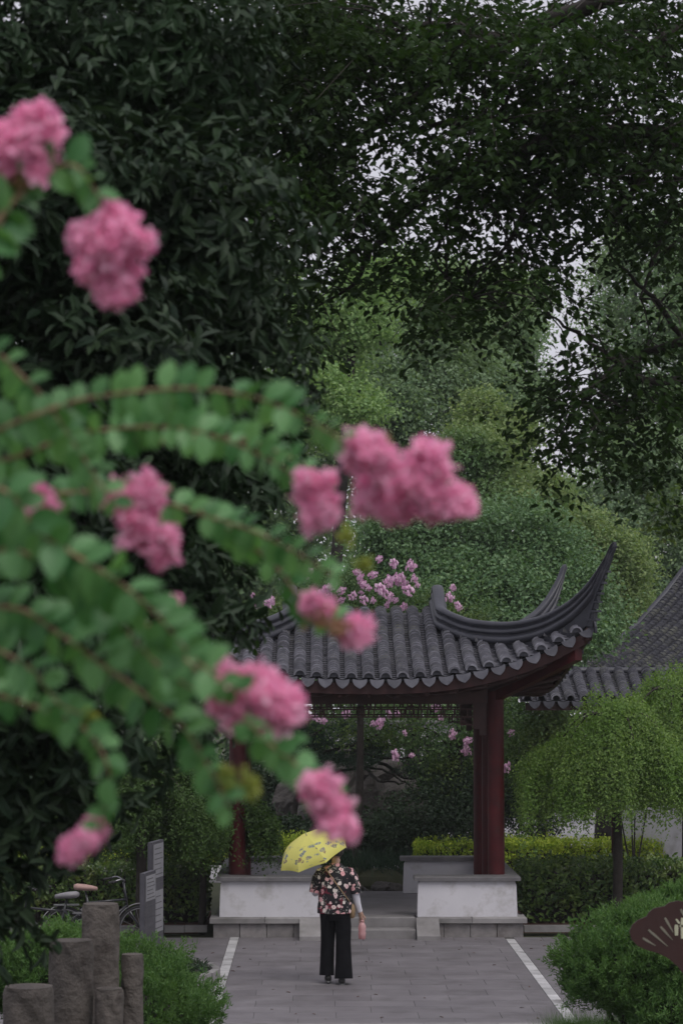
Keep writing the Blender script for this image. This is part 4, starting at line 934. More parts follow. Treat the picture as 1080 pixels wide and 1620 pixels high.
# leaf sprays: (x, y, rx, ry, weight)
DEN = [(980, 20, 110, 50, 30), (760, 20, 60, 30, 10), (600, 30, 120, 50, 24), (500, 20, 90, 50, 16), (560, 120, 140, 130, 60), (700, 60, 140, 80, 60), (860, 90, 110, 70, 36), (1010, 60, 130, 90, 58), (640, 260, 120, 90, 34), (1180, 200, 120, 250, 60), (900, 180, 150, 40, 40), (1000, 200, 140, 80, 56), (800, 250, 120, 60, 40), (880, 300, 130, 70, 36), (1040, 320, 90, 90, 26), (740, 340, 110, 60, 38),
       (560, 380, 90, 60, 26), (680, 420, 70, 50, 24), (720, 470, 60, 35, 20), (640, 440, 40, 30, 7), (820, 430, 80, 45, 28), (800, 480, 50, 30, 14), (830, 400, 60, 40, 22), (500, 300, 90, 110, 36), (455, 430, 60, 60, 20), (480, 60, 110, 90, 44), (420, 240, 90, 90, 34),
       (960, 580, 75, 70, 34), (930, 650, 70, 50, 28), (890, 690, 42, 36, 13), (1030, 640, 70, 80, 34), (1060, 500, 40, 60, 9), (990, 540, 50, 25, 8), (890, 610, 40, 50, 12), (1060, 720, 50, 30, 10), (1180, 600, 120, 160, 40), (720, 510, 30, 22, 5), (640, 480, 30, 20, 4), (960, 720, 50, 20, 7), (470, 520, 35, 30, 6)]
g = np.random.default_rng(90); tot = 1620; ws = np.array([d[4] * (1.25 if d[1] < 330 else .52) for d in DEN], float); ws /= ws.sum()
O = []; D = []; N = []; SM = []
limbpts = np.array([p for P in LP for p in P])
for k in range(int(tot)):
    d = DEN[g.choice(len(DEN), p=ws)]; px = d[0] + d[2] * max(-1.15, min(1.15, g.normal() * .55)); py = d[1] + d[3] * max(-1.15, min(1.15, g.normal() * .55)); y = Yo + g.normal() * .8
    c = np.array(at(px, py, y)); L = .30 + .35 * g.random(); a = g.random() * 6.28; dr = np.array([math.cos(a), math.sin(a) * .6, -.35 + .3 * g.normal()]); dr /= np.linalg.norm(dr)
    n = 24
    if k % 3 == 0:
        q = limbpts[np.argmin(np.linalg.norm(limbpts - c, axis=1))]
        if np.linalg.norm(q - c) < 1.6: SM.append([Vector(q), Vector(c) .lerp(Vector(q), .5) + Vector((0, 0, .06)), Vector(c), Vector(c + dr * L)])
    u = np.linspace(.0, 1, n); sg = np.where(np.arange(n) % 2 == 0, 1, -1); sdv = np.cross(dr, [0, 0, 1.]); sdv /= np.linalg.norm(sdv) + 1e-6
    pts = c + dr * (u * L)[:, None] - np.array([0, 0, 1]) * (u ** 2 * .12)[:, None] + g.normal(size=(n, 3)) * .05
    O.append(pts); D.append(dr * .8 + sdv * sg[:, None] + g.normal(size=(n, 3)) * .35 - [0, 0, .25]); N.append(np.array([0, -.25, 1.]) + g.normal(size=(n, 3)) * .55)
    ci = g.integers(0, 2)
O = np.concatenate(O); D = np.concatenate(D); N = np.concatenate(N); s2 = 1 + .3 * (g.random(len(O)) * 2 - 1)
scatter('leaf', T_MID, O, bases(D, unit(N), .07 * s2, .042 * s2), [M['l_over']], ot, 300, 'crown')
mb = MB()
for P in SM: mb.tube(P, [.009, .007, .005, .002], 4)
mb.build('twigs', M['bark'], ot, kind='stuff')
# yellowing spray low on the right edge
bush('hanging_branch', 'yellowing leafy branch hanging at the right edge above the hall roof', 'branch', [(1070, 820, 20, 40, 45), (1085, 870, 20, 25, 30), (1050, 790, 20, 25, 14)], 60, 14, .16, .06, .034, 'l_hedge', stems=0, seed=95, base=at(1070, 850, 20).z, shell=.9)
mb = MB(); mb.tube(catmull([at(1500, 600, 18.2), at(1250, 740, 19.5), at(1120, 800, 20), at(1060, 800, 20)], 5), list(np.linspace(.04, .008, 16)), 6)
o = mb.build('bough', M['bark'], bpy.data.objects['hanging_branch'], smooth=True)

# ------------------------------------------------------------------ juniper mounds, grass, planter
def juniper(label, lobes, n, seed, base=None, L=.05):
    t = bush('juniper_shrub', label, 'shrub', lobes, 0, 1, .1, .1, .1, 'l_juniper', 'juniper shrubs beside the paving', stems=5, base=base) if False else None
    c0, r0 = lobe_px(lobes[0]); gz = bank(c0[1]) if base is None else base
    t = thing('juniper_shrub', (c0[0], c0[1], gz), label, 'shrub', 'juniper shrubs beside the paving'); g = np.random.default_rng(seed)
    for i in range(6):
        a = i * 1.05; mb = MB(); mb.tube([(c0[0], c0[1], gz - .05), (c0[0] + .6 * r0[0] * math.cos(a), c0[1] + .6 * r0[1] * math.sin(a), c0[2] + .1 * r0[2])], [.03, .01], 5); mb.build('stem', M['bark'], t)
    C, _, LBs = cloud(lobes, n, 1, .05, .1, .1, seed=seed, shell=.35, wob=.16, front=.7)
    U = np.zeros_like(C); best = np.full(len(C), 9e9)
    for c, r_ in LBs:
        q = (C - c) / r_; dd = np.linalg.norm(q, axis=1); m_ = dd < best; U[m_] = unit(q[m_]); best[m_] = dd[m_]
    keep = C[:, 2] > gz - .05; C, U = C[keep], U[keep]
    per = 34; k = np.repeat(np.arange(len(C)), per); m_ = len(k); A = unit(U * .6 + np.array([0, 0, .75]) + g.normal(size=U.shape) * .35)[k]
    u = g.random(m_); O = C[k] + A * (u * .11)[:, None] + g.normal(size=(m_, 3)) * .02; D = A + g.normal(size=(m_, 3)) * .6
    scatter('foliage', T_NEEDLE, O, bases(D, g.normal(size=(m_, 3)), L * (.6 + .6 * g.random(m_)), np.full(m_, .014)), [M['l_juniper']], t)
    mb = MB(); 
    for c, r_ in LBs: mb.sphere(c, r_ * .72, 12, 8)
    mb.build('inner_wood', M['bark'], t)
    return t
juniper('big rounded juniper shrub in the lower right behind the brown sign', [(1000, 1545, 22, 110, 65), (1080, 1520, 22, 110, 80), (960, 1530, 22.2, 75, 55), (1100, 1600, 21.8, 130, 70), (1010, 1480, 22.4, 75, 38), (1190, 1540, 22, 120, 90)], 3600, 100)
juniper('tall wispy juniper shrub standing behind the rounded one at the right', [(1050, 1455, 24, 50, 26), (1110, 1450, 24, 60, 40), (1000, 1470, 24, 40, 22)], 700, 101, L=.1)
juniper('long juniper shrub in the lower left running behind the stone posts', [(190, 1545, 24.8, 110, 55), (100, 1540, 24.8, 90, 60), (250, 1590, 24.4, 85, 62), (110, 1510, 25.4, 90, 38), (30, 1540, 25, 90, 50), (200, 1620, 24, 140, 70), (-60, 1560, 25, 110, 60)], 4200, 102)
g = np.random.default_rng(110)
for i, (px, py) in enumerate([(930, 1612), (905, 1618), (960, 1618), (985, 1606), (890, 1612)]):
    Y = 23.2; c = at(px, py, Y); t = thing('grass_tuft', (c.x, Y, bank(Y)), ['fine grass tuft at the foot of the juniper, nearest the white line', 'fine grass tuft at the bottom edge left of the middle tuft', 'fine grass tuft at the bottom edge under the juniper', 'rightmost dark grass tuft under the juniper', 'leftmost small grass tuft by the kerb'][i], 'grass', 'grass tufts under the juniper')
    n = 500; O = np.array([[c.x, Y, bank(Y)]]) + g.normal(size=(n, 3)) * [.09, .08, .01]; D = np.stack([g.normal(size=n) * .55, g.normal(size=n) * .5, .9 + g.random(n) * .4], 1)
    scatter('foliage', T_NEEDLE, O, bases(D, g.normal(size=(n, 3)), .30 + .15 * g.random(n), np.full(n, .009)), [M['l_juniper']], t)
# small round planter bed with a stone kerb left of the paving
c = at(285, 1530, 30.4); pc = Vector((c.x - .1, 30.6, 0))
t = thing('planter_bed', pc, 'small rounded planter bed with pale stone kerb and low dark plants on the paving', 'planter')
mb = MB()
for k in range(12):
    a0 = k / 12 * 6.2832 + .02; a1 = (k + 1) / 12 * 6.2832 - .02; V = []
    for z in (.0, .14):
        for r_ in (.62, .74):
            for a in (a0, a1): V.append((pc.x + math.cos(a) * r_ * .8, pc.y + math.sin(a) * r_ * 1.4, z))
    q = MB(); q.add(V, [(0, 1, 3, 2), (4, 6, 7, 5), (0, 4, 5, 1), (2, 3, 7, 6), (0, 2, 6, 4), (1, 5, 7, 3)]); q.build('kerb_stone', M['curb'], t)
mb = MB(); mb.tube([(pc.x, pc.y, 0), (pc.x, pc.y, .06)], .5, 20); mb.build('soil', M['ground'], t)
n = 900; a = g.random(n) * 6.28; r_ = .58 * np.sqrt(g.random(n)); O = np.stack([pc.x + np.cos(a) * r_ * .78, pc.y + np.sin(a) * r_ * 1.35, .08 + .13 * g.random(n)], 1)
scatter('foliage', T_QUAD, O, bases(g.normal(size=(n, 3)), unit(np.array([0, 0, 1.]) + g.normal(size=(n, 3)) * .6), .07 * (.7 + .6 * g.random(n)), np.full(n, .035)), [M['l_shrub']], t)

# ------------------------------------------------------------------ rough stone posts, lower left
def post(label, px0, px1, pyt, Y, seed):
    a = at(px0, pyt, Y); b = at(px1, pyt, Y); r_ = (b.x - a.x) / 2; cx = (a.x + b.x) / 2; gz = bank(Y) - .15; H = a.z; g = random.Random(seed)
    t = thing('stone_post', (cx, Y, gz), label, 'stone post', 'rough stone posts in the lower left')
    nz, nu = 44, 40; rings = []; ph = [g.uniform(0, 6.28) for _ in range(6)]
    for j in range(nz + 1):
        z = lerp(gz, H, j / nz); ring = []
        for k in range(nu):
            th = 6.2832 * k / nu
            e = abs(math.sin(th * 1.0 + z * 3.3 + ph[0] + .8 * math.sin(z * 2 + ph[1]))) ** .6 * .045 + .022 * math.sin(2 * th - z * 6 + ph[2]) + .012 * math.sin(7 * th + z * 9 + ph[3]) + .01 * math.sin(3 * th + z * 21 + ph[4])
            rr = r_ * (1 - .02) * (.97 + e * 1.2 / max(r_, .15) * .12 - .09 * (abs(math.sin(z * 4.6 + th * .9 + ph[5])) > .96)) 
            if j == nz: rr *= .95
            ring.append(Vector((cx + math.cos(th) * rr, Y + math.sin(th) * rr, z - (.012 if j == nz - 1 else 0))))
        rings.append(ring)
    mb = MB(); mb.loft(rings); o = mb.build('shaft', M['stonepost'], t, smooth=True); smooth_by_angle(o, 50)
    mb = MB(); mb.tube([(cx, Y, H - .004), (cx, Y, H + .012)], r_ * .9, 24); mb.build('top_face', M['stonepost'], t)
    return t
post('tallest rough stone post at the back of the group', 129, 190, 1432, 17.2, 1)
post('medium rough stone post in front of and left of the tallest', 78, 149, 1490, 16.6, 2)
post('slim rough stone post right of the tallest one', 191, 228, 1512, 17.3, 3)
post('short wide rough stone post in the lower left corner', 4, 88, 1563, 16.0, 4)
post('lowest stone post in front of the tallest at the bottom edge', 150, 196, 1566, 16.5, 5)
post('small leftmost stone post cut by the left edge', -60, 0, 1600, 16.2, 6)
# ------------------------------------------------------------------ brown leaf shaped sign, lower right
Ys = 16.0; k = Ys / FPX; c = at(1088, 1480, Ys)
sg = thing('leaf_sign', (c.x, Ys, bank(Ys)), 'dark brown scalloped leaf shaped sign with pale strokes, cut by the right edge', 'sign')
half = [(995, 1474), (999, 1464), (1008, 1456), (1022, 1450), (1026, 1443), (1034, 1437), (1050, 1434), (1058, 1428), (1072, 1425), (1082, 1427), (1092, 1421), (1104, 1425), (1118, 1427), (1128, 1434), (1144, 1438), (1150, 1446), (1156, 1452), (1170, 1458), (1178, 1468), (1180, 1482),
        (1172, 1494), (1158, 1502), (1140, 1506), (1124, 1516), (1108, 1528), (1095, 1545), (1083, 1545), (1072, 1530), (1056, 1516), (1040, 1508), (1022, 1503), (1007, 1496), (998, 1486)]
P = [at(x, y, Ys) for x, y in half]; cen = sum((Vector(p) for p in P), Vector()) / len(P)
mb = MB(); n = len(P); V = [Vector((p.x, Ys, p.z)) for p in P] + [Vector((p.x, Ys + .018, p.z)) for p in P] + [Vector((cen.x, Ys, cen.z)), Vector((cen.x, Ys + .018, cen.z))]
F = [((i + 1) % n, i, 2 * n) for i in range(n)] + [(n + i, n + (i + 1) % n, 2 * n + 1) for i in range(n)] + [(i, (i + 1) % n, n + (i + 1) % n, n + i) for i in range(n)]
mb.add(V, F); mb.build('board', M['signdark'], sg)
def stroke(pts, w0, w1, mt, nm):
    p0, p1 = [at(x, y, Ys) for x, y in pts]; d = (p1 - p0); d.y = 0; L = d.length; d.normalize(); s_ = Vector((-d.z, 0, d.x)); f = Vector((0, -.003, 0)); b_ = Vector((0, 0, 0))
    q = [p0 + s_ * w0 * k, p0 - s_ * w0 * k, p0.lerp(p1, .3) - s_ * w0 * 1.3 * k, p1 - s_ * w1 * k, p1 + s_ * w1 * k, p0.lerp(p1, .3) + s_ * w0 * 1.3 * k]
    mb = MB(); V = [v + f for v in q] + [v + Vector((0, .001, 0)) for v in q]; n = 6
    mb.add(V, [tuple(range(n)), tuple(range(2 * n - 1, n - 1, -1))] + [(i, n + i, n + (i + 1) % n, (i + 1) % n) for i in range(n)]); mb.build(nm, M[mt], sg)
for a in ([(1016, 1484), (1036, 1496)], [(1025, 1471), (1055, 1497)], [(1044, 1466), (1063, 1487)], [(1051, 1452), (1064, 1475)], [(1076, 1438), (1082, 1452)]): stroke(a, 1.5, .5, 'signgrey', 'vein_stroke')
stroke([(1069, 1463), (1069, 1480)], 2.4, 2.4, 'signpale', 'character_stroke'); stroke([(1079, 1452), (1079, 1485)], 2.6, 2.6, 'signpale', 'character_stroke'); stroke([(1068.5, 1454), (1074, 1461)], 1.2, 1.4, 'signpale', 'character_stroke'); stroke([(1074, 1465), (1088, 1465)], 1.2, 1.2, 'signpale', 'character_stroke')
mb = MB(); mb.tube([Vector((c.x, Ys + .03, bank(Ys) - .1)), Vector((c.x, Ys + .03, c.z))], .022, 10); mb.build('pole', M['signdark'], sg, smooth=True)
# ------------------------------------------------------------------ upright notice boards
def board(label, px, pyt, Y, wd, panels, ang=80):
    p = at(px, pyt, Y); H = p.z; t = thing('notice_board', (p.x, Y, 0), label, 'notice board', 'slate notice boards left of the paving'); a = R(ang)
    e = Vector((math.cos(a), math.sin(a), 0)); nrm = Vector((math.sin(a), -math.cos(a), 0)); o0 = Vector((p.x, Y, 0))   # face looks to +x and a little to the camera
    def slab(u0, u1, z0, z1, d0, d1, nm, mt):
        mb = MB(); mb.obox(o0 + e * (u0 + u1) / 2 + nrm * (d0 + d1) / 2 + Vector((0, 0, (z0 + z1) / 2)), e * (u1 - u0) / 2, nrm * (d1 - d0) / 2, Vector((0, 0, (z1 - z0) / 2))); return mb.build(nm, M[mt], t)
    slab(0, wd, -.03, H, -.06, 0, 'slab', 'board'); slab(.02, wd - .02, .05, H - .03, 0, .006, 'face', 'boardface')
    for z0, z1, mt in panels:
        slab(.05, wd - .05, H * z0, H * z1, .006, .012, 'notice_panel', mt)
        for j in range(6): zz = lerp(H * z0, H * z1, (j + .6) / 6.6); slab(.09, wd - .09 - .05 * (j % 3), zz, zz + .012, .0121, .0128, 'faded_text_line', 'boardface')
    for i in range(8):
        z = .12 + i * H * .1; slab(.04, wd - .04, z, z + .012, .0062, .0085, 'groove_strip', 'board')
board('taller slate notice board with two white panels, behind the shorter one', 241, 1333, 31.2, .62, [(.72, .98, 'panel'), (.30, .62, 'panel')])
board('shorter slate notice board with one white panel, nearer the camera', 229, 1382, 30.2, .58, [(.74, .97, 'panel')])

# ------------------------------------------------------------------ bicycles behind the left shrub
def bicycle(label, p, yaw, col='tan', basket=True):
    t = thing('bicycle', p, label, 'bicycle', 'parked bicycles left of the notice boards'); c, s = math.cos(yaw), math.sin(yaw); p = Vector(p)
    def T(x, y, z): return Vector((p.x + x * c - y * s, p.y + x * s + y * c, p.z + z))
    for wx in (-.52, .52):
        wh = bpy.data.objects.new('wheel', None); COL.objects.link(wh); wh.parent = t; reg(wh, WL[t.name])
        for nm, r_, th, mt in (('tyre', .31, .021, 'rubber'), ('rim', .285, .01, 'metal')):
            mb = MB(); n = 28; rings = [[T(wx + math.cos(6.2832 * i / n) * (r_ + th * math.cos(1.0472 * q)), th * math.sin(1.0472 * q), .33 + math.sin(6.2832 * i / n) * (r_ + th * math.cos(1.0472 * q))) for q in range(6)] for i in range(n + 1)]
            mb.loft(rings, 0, False); mb.build(nm, M[mt], wh, smooth=True)
        mb = MB()
        for i in range(14): a = 6.2832 * i / 14; mb.tube([T(wx, 0, .33), T(wx + math.cos(a) * .28, 0, .33 + math.sin(a) * .28)], .003, 3)
        mb.tube([T(wx, -.04, .33), T(wx, .04, .33)], .02, 8); mb.build('spokes', M['metal'], wh)
        mb = MB(); rings = [[T(wx + math.cos(a) * .35, y, .33 + math.sin(a) * .35) for y in (-.03, .03)] for a in np.linspace(.3, 2.6, 14)]; rr = [r_ + [q + Vector((0, 0, .006)) for q in r_[::-1]] for r_ in rings]; mb.loft(rr); mb.build('mudguard', M['greyfabric'], t)
    F = [((-.52, 0, .33), (-.12, 0, .3)), ((-.52, 0, .33), (-.2, 0, .72)), ((-.12, 0, .3), (-.24, 0, .86)), ((-.12, 0, .3), (.33, 0, .66)), ((-.2, 0, .7), (.32, 0, .74)), ((.52, 0, .33), (.34, 0, .62)), ((.34, 0, .6), (.28, 0, .98))]
    mb = MB()
    for a, b in F: mb.tube([T(*a), T(*b)], .016, 8)
    mb.build('frame', M['framepaint'], t, smooth=True)
    mb = MB(); mb.tube(catmull([T(.1, -.28, 1.0), T(.22, -.24, 1.03), T(.29, 0, .99), T(.22, .24, 1.03), T(.1, .28, 1.0)], 4), .012, 8); mb.build('handlebar', M['metal'], t, smooth=True)
    for y in (-.28, .28): mb = MB(); mb.tube([T(.16, y * .95, 1.015), T(.04, y, .99)], .018, 8); mb.build('grip', M['rubber'], t)
    mb = MB(); mb.loft([[T(x, math.cos(a) * w_, .9 + math.sin(a) * h + dz) for a in np.linspace(0, 6.2832, 12, endpoint=False)] for x, w_, h, dz in ((-.4, .05, .03, .02), (-.36, .1, .045, .02), (-.25, .1, .045, .01), (-.15, .05, .035, 0), (-.08, .025, .025, -.01))]); mb.build('saddle', M[col], t, smooth=True)
    mb = MB(); mb.tube([T(-.12, -.08, .3), T(-.12, .08, .3)], .03, 10); mb.tube([T(-.12, .09, .3), T(-.02, .09, .16)], .01, 6); mb.tube([T(-.12, -.09, .3), T(-.22, -.09, .44)], .01, 6); mb.build('crank', M['metal'], t)
    mb = MB(); mb.box(tuple(T(0, 0, 0) * 0 + Vector((-.0, 0, 0))), (.001, .001, .001)) if False else None
    if basket:
        mb = MB()
        for z in (.68, .76, .84, .9): mb.tube([T(.42, -.15, z), T(.68, -.15, z), T(.68, .15, z), T(.42, .15, z), T(.42, -.15, z)], .004, 4)
        for x in np.linspace(.42, .68, 6):
            for y in (-.15, .15): mb.tube([T(x, y, .68), T(x, y, .9)], .003, 4)
        for y in np.linspace(-.15, .15, 7):
            for x in (.42, .68): mb.tube([T(x, y, .68), T(x, y, .9)], .003, 4)
        mb.build('basket', M['metal'], t)
    mb = MB(); mb.obox(T(-.5, 0, .68), (T(1, 0, 0) - T(0, 0, 0)) * .17, (T(0, 1, 0) - T(0, 0, 0)) * .06, Vector((0, 0, .008))); mb.build('rack', M['metal'], t)
c = at(165, 1480, 33.6); bicycle('parked bicycle with tan saddle and rear rack behind the tallest stone post', (c.x, 33.4, 0), R(12), 'tan', False)
c = at(110, 1480, 32.4); bicycle('parked bicycle with grey saddle at the far left behind the shrub', (c.x - .25, 32.2, 0), R(172), 'greyfabric', False)
if False: bicycle('parked bicycle half hidden by dark leaves beyond the other two', (c.x - .5, 33.6, 0), R(20), 'rubber')

# ------------------------------------------------------------------ the woman with the umbrella
M['skin'] = surf('skin', (.42, .26, .19), (.5, .32, .24), 20, .55, .05, vary=0)
M['hair'] = surf('dark_hair', (.012, .01, .01), (.03, .026, .025), 60, .45, .4, 120, 0)
M['trousers'] = surf('black_trousers', (.004, .004, .005), (.009, .009, .011), 12, .85, .5, 45, 0, .08)
M['sleeve'] = surf('white_sun_sleeve', (.6, .59, .64), (.7, .69, .74), 15, .8, .25, 50, 0)
M['shoe'] = surf('black_shoe', (.008, .008, .008), (.015, .015, .015), 20, .5, .1, vary=0)
M['sole'] = surf('shoe_sole', (.12, .12, .12), (.2, .2, .2), 20, .8, .1, vary=0)
M['bag'] = surf('tan_bag', (.22, .15, .08), (.3, .2, .11), 20, .6, .2, vary=0)
M['bottle'] = leafm('pink_bottle_plastic', (.7, .46, .47), (.76, .52, .52), None, .25, .6, .5, tcol=(1.1, .9, .9))
def blouse_mat():
    m, n, p, out = newmat('floral_blouse'); tc = node(n, 'ShaderNodeTexCoord')
    nz = node(n, 'ShaderNodeTexNoise'); nz.inputs['Scale'].default_value = 26; n.links.new(tc.outputs['Object'], nz.inputs['Vector'])
    ad = node(n, 'ShaderNodeMix', data_type='RGBA', blend_type='LINEAR_LIGHT'); ad.inputs[0].default_value = .018; n.links.new(tc.outputs['Object'], ad.inputs[6]); n.links.new(nz.outputs['Color'], ad.inputs[7])
    v = node(n, 'ShaderNodeTexVoronoi'); v.inputs['Scale'].default_value = 15.5; n.links.new(ad.outputs[2], v.inputs['Vector'])
    pet = node(n, 'ShaderNodeTexVoronoi'); pet.inputs['Scale'].default_value = 60; n.links.new(ad.outputs[2], pet.inputs['Vector'])
    blk = (.012, .011, .014)
    n2 = node(n, 'ShaderNodeTexNoise'); n2.inputs['Scale'].default_value = 7; n2.inputs['Detail'].default_value = 3; n.links.new(tc.outputs['Object'], n2.inputs['Vector'])
    vine = ramp(n, n2.outputs['Fac'], [(.54, (0, 0, 0)), (.57, (1, 1, 1)), (.62, (1, 1, 1)), (.65, (0, 0, 0))]); sv = node(n, 'ShaderNodeSeparateColor'); n.links.new(vine, sv.inputs[0])
    base = mixc(n, sv.outputs[0], blk, (.13, .015, .03))
    lf = ramp(n, pet.outputs['Distance'], [(.0, (1, 1, 1)), (.26, (1, 1, 1)), (.36, (0, 0, 0))]); sl = node(n, 'ShaderNodeSeparateColor'); n.links.new(lf, sl.inputs[0])
    n3 = node(n, 'ShaderNodeTexNoise'); n3.inputs['Scale'].default_value = 11; n.links.new(tc.outputs['Object'], n3.inputs['Vector']); gt_ = node(n, 'ShaderNodeMath', operation='GREATER_THAN'); gt_.inputs[1].default_value = .53; n.links.new(n3.outputs['Fac'], gt_.inputs[0])
    mu = node(n, 'ShaderNodeMath', operation='MULTIPLY'); n.links.new(sl.outputs[0], mu.inputs[0]); n.links.new(gt_.outputs[0], mu.inputs[1]); base = mixc(n, mu.outputs[0], base, (.42, .41, .38))
    sc = node(n, 'ShaderNodeSeparateColor'); n.links.new(v.outputs['Color'], sc.inputs[0])
    fcol = ramp(n, sc.outputs[0], [(0, (.62, .5, .5)), (.45, (.6, .3, .32)), (.75, (.66, .6, .56))])
    fm = ramp(n, v.outputs['Distance'], [(.0, (1, 1, 1)), (.42, (1, 1, 1)), (.47, (0, 0, 0))]); sf = node(n, 'ShaderNodeSeparateColor'); n.links.new(fm, sf.inputs[0])
    on = node(n, 'ShaderNodeMath', operation='GREATER_THAN'); on.inputs[1].default_value = .3; n.links.new(sc.outputs[1], on.inputs[0]); mf = node(n, 'ShaderNodeMath', operation='MULTIPLY'); n.links.new(sf.outputs[0], mf.inputs[0]); n.links.new(on.outputs[0], mf.inputs[1])
    base = mixc(n, mf.outputs[0], base, fcol)
    cm = ramp(n, v.outputs['Distance'], [(.0, (1, 1, 1)), (.1, (1, 1, 1)), (.15, (0, 0, 0))]); s3 = node(n, 'ShaderNodeSeparateColor'); n.links.new(cm, s3.inputs[0]); m3 = node(n, 'ShaderNodeMath', operation='MULTIPLY'); n.links.new(s3.outputs[0], m3.inputs[0]); n.links.new(on.outputs[0], m3.inputs[1])
    base = mixc(n, m3.outputs[0], base, (.22, .04, .06))
    n.links.new(base, p.inputs['Base Color']); p.inputs['Roughness'].default_value = .75; p.inputs['Specular IOR Level'].default_value = .25; return m
M['blouse'] = blouse_mat()
pp = at(530, 1548, 30.2); PB = Vector((pp.x, 30.2, 0))
wo = thing('person', PB, 'woman walking away in a black floral blouse, wide black trousers and white arm sleeves', 'person')
def Pn(x, y, z): return PB + Vector((x, y, z))
# body: one skinned surface; she faces +y (away)
jo = {'pelvis': (0, 0, .93, .12), 'waist': (0, .0, 1.08, .115), 'chest': (0, .02, 1.27, .125), 'neckb': (.0, .03, 1.42, .06), 'neck': (.01, .045, 1.49, .05), 'headb': (.015, .06, 1.55, .07),
      'lsh': (-.15, .02, 1.37, .055), 'lel': (-.235, .03, 1.14, .04), 'lwr': (-.12, .22, 1.2, .028), 'lpa': (-.09, .27, 1.235, .028), 'rsh': (.15, .02, 1.37, .055), 'rel': (.245, .0, 1.09, .04), 'rwr': (.31, .06, .86, .03), 'rpa': (.325, .075, .80, .026),
      'lhip': (-.09, 0, .88, .09), 'lkn': (-.095, .05, .50, .058), 'lan': (-.085, .02, .11, .04), 'lto': (-.09, .13, .05, .033), 'rhip': (.09, 0, .88, .09), 'rkn': (.09, -.02, .49, .058), 'ran': (.08, -.1, .09, .04), 'rto': (.085, .03, .035, .033)}
ed = [('pelvis', 'waist'), ('waist', 'chest'), ('chest', 'neckb'), ('neckb', 'neck'), ('neck', 'headb'), ('chest', 'lsh'), ('lsh', 'lel'), ('lel', 'lwr'), ('lwr', 'lpa'), ('chest', 'rsh'), ('rsh', 'rel'), ('rel', 'rwr'), ('rwr', 'rpa'), ('pelvis', 'lhip'), ('lhip', 'lkn'), ('lkn', 'lan'), ('lan', 'lto'), ('pelvis', 'rhip'), ('rhip', 'rkn'), ('rkn', 'ran'), ('ran', 'rto')]
for s_, pa, dr in (('l', (-.09, .27, 1.235), (.5, .3, .8)), ('r', (.325, .075, .80), (.1, .15, -1))):
    d = Vector(dr).normalized(); sx = d.cross(Vector((0, 1, 0))).normalized()
    for f in range(4):
        off = sx * (.026 - .017 * f); L = (.034, .038, .036, .028)[f]; q = Vector(pa) + off + d * .028
        q2 = q + d * L; q3 = q2 + (d * .45 + Vector((-.8 if s_ == 'r' else .6, .4, 0)) * .7) * L * .8
        for nm, pt, r_ in ((f'{s_}f{f}a', q, .0085), (f'{s_}f{f}b', q2, .0075), (f'{s_}f{f}c', q3, .006)): jo[nm] = (*pt, r_)
        ed += [(s_ + 'pa', f'{s_}f{f}a'), (f'{s_}f{f}a', f'{s_}f{f}b'), (f'{s_}f{f}b', f'{s_}f{f}c')]
    q = Vector(pa) + sx * .03 - d * .01; q2 = q + sx * .018 + d * .02; q3 = q2 + d * .025 + Vector((0, .012, 0))
    for nm, pt, r_ in ((s_ + 'ta', q, .011), (s_ + 'tb', q2, .009), (s_ + 'tc', q3, .007)): jo[nm] = (*pt, r_)
    ed += [(s_ + 'wr', s_ + 'ta'), (s_ + 'ta', s_ + 'tb'), (s_ + 'tb', s_ + 'tc')]
ks = list(jo); me = bpy.data.meshes.new('body'); me.from_pydata([jo[k][:3] for k in ks], [(ks.index(a), ks.index(b)) for a, b in ed], []); me.update()
ob = bpy.data.objects.new('body', me); COL.objects.link(ob); md = ob.modifiers.new('skin', 'SKIN')
for i, k in enumerate(ks): me.skin_vertices[0].data[i].radius = (jo[k][3], jo[k][3]); me.skin_vertices[0].data[i].use_root = (k == 'pelvis')
sb = ob.modifiers.new('sub', 'SUBSURF'); sb.levels = 1; sb.render_levels = 1
dg = bpy.context.evaluated_depsgraph_get(); ev = ob.evaluated_get(dg); me2 = bpy.data.meshes.new_from_object(ev); bpy.data.objects.remove(ob)
me2.materials.clear(); me2.materials.append(M['skin'])
# head joined into the same body mesh
mb = MB(); hc = (.02, .075, 1.625)
def headfn(v):
    x, y, z = v; q = Vector((x, y, z))
    if y > 0: q.y *= 1.02 - .1 * abs(z)
    if z < 0: q.x *= 1 - .28 * z * z * 1.2; 
    if y > .55 and abs(x) < .25 and -.35 < z < .12: q.y += .22 * (1 - abs(x) / .25) * (1 - abs(z + .12) / .3 if abs(z + .12) < .3 else 0)
    if y > .5 and .02 < z < .25 and .2 < abs(x) < .5: q.y -= .07
    if y > .5 and -.62 < z < -.5: q.y += .05
    if abs(x) > .85 and abs(z + .05) < .3 and -.35 < y < .15: q.x *= 1.12
    return q
mb.sphere(hc, (.075, .093, .112), 28, 20, 0, headfn)
for s_ in (-1, 1): mb.sphere((hc[0] + s_ * .076, hc[1] - .005, hc[2] - .005), (.01, .017, .028), 8, 6)
for s_ in (-1, 1): mb.sphere((hc[0] + s_ * .028, hc[1] + .082, hc[2] + .012), (.011, .008, .007), 8, 6, 1)
mb.sphere((hc[0], hc[1] + .084, hc[2] - .055), (.022, .008, .006), 8, 6, 2)
bv = [tuple(v.co) for v in me2.vertices]; bf = [tuple(p.vertices) for p in me2.polygons]; mb.add(bv, bf)
mb.V = [tuple(Vector(v) + PB) for v in mb.V]
M['eye'] = surf('dark_eye', (.02, .015, .012), (.03, .02, .02), 5, .2, 0, vary=0); M['lip'] = surf('lips', (.35, .13, .11), (.4, .16, .13), 5, .5, 0, vary=0)
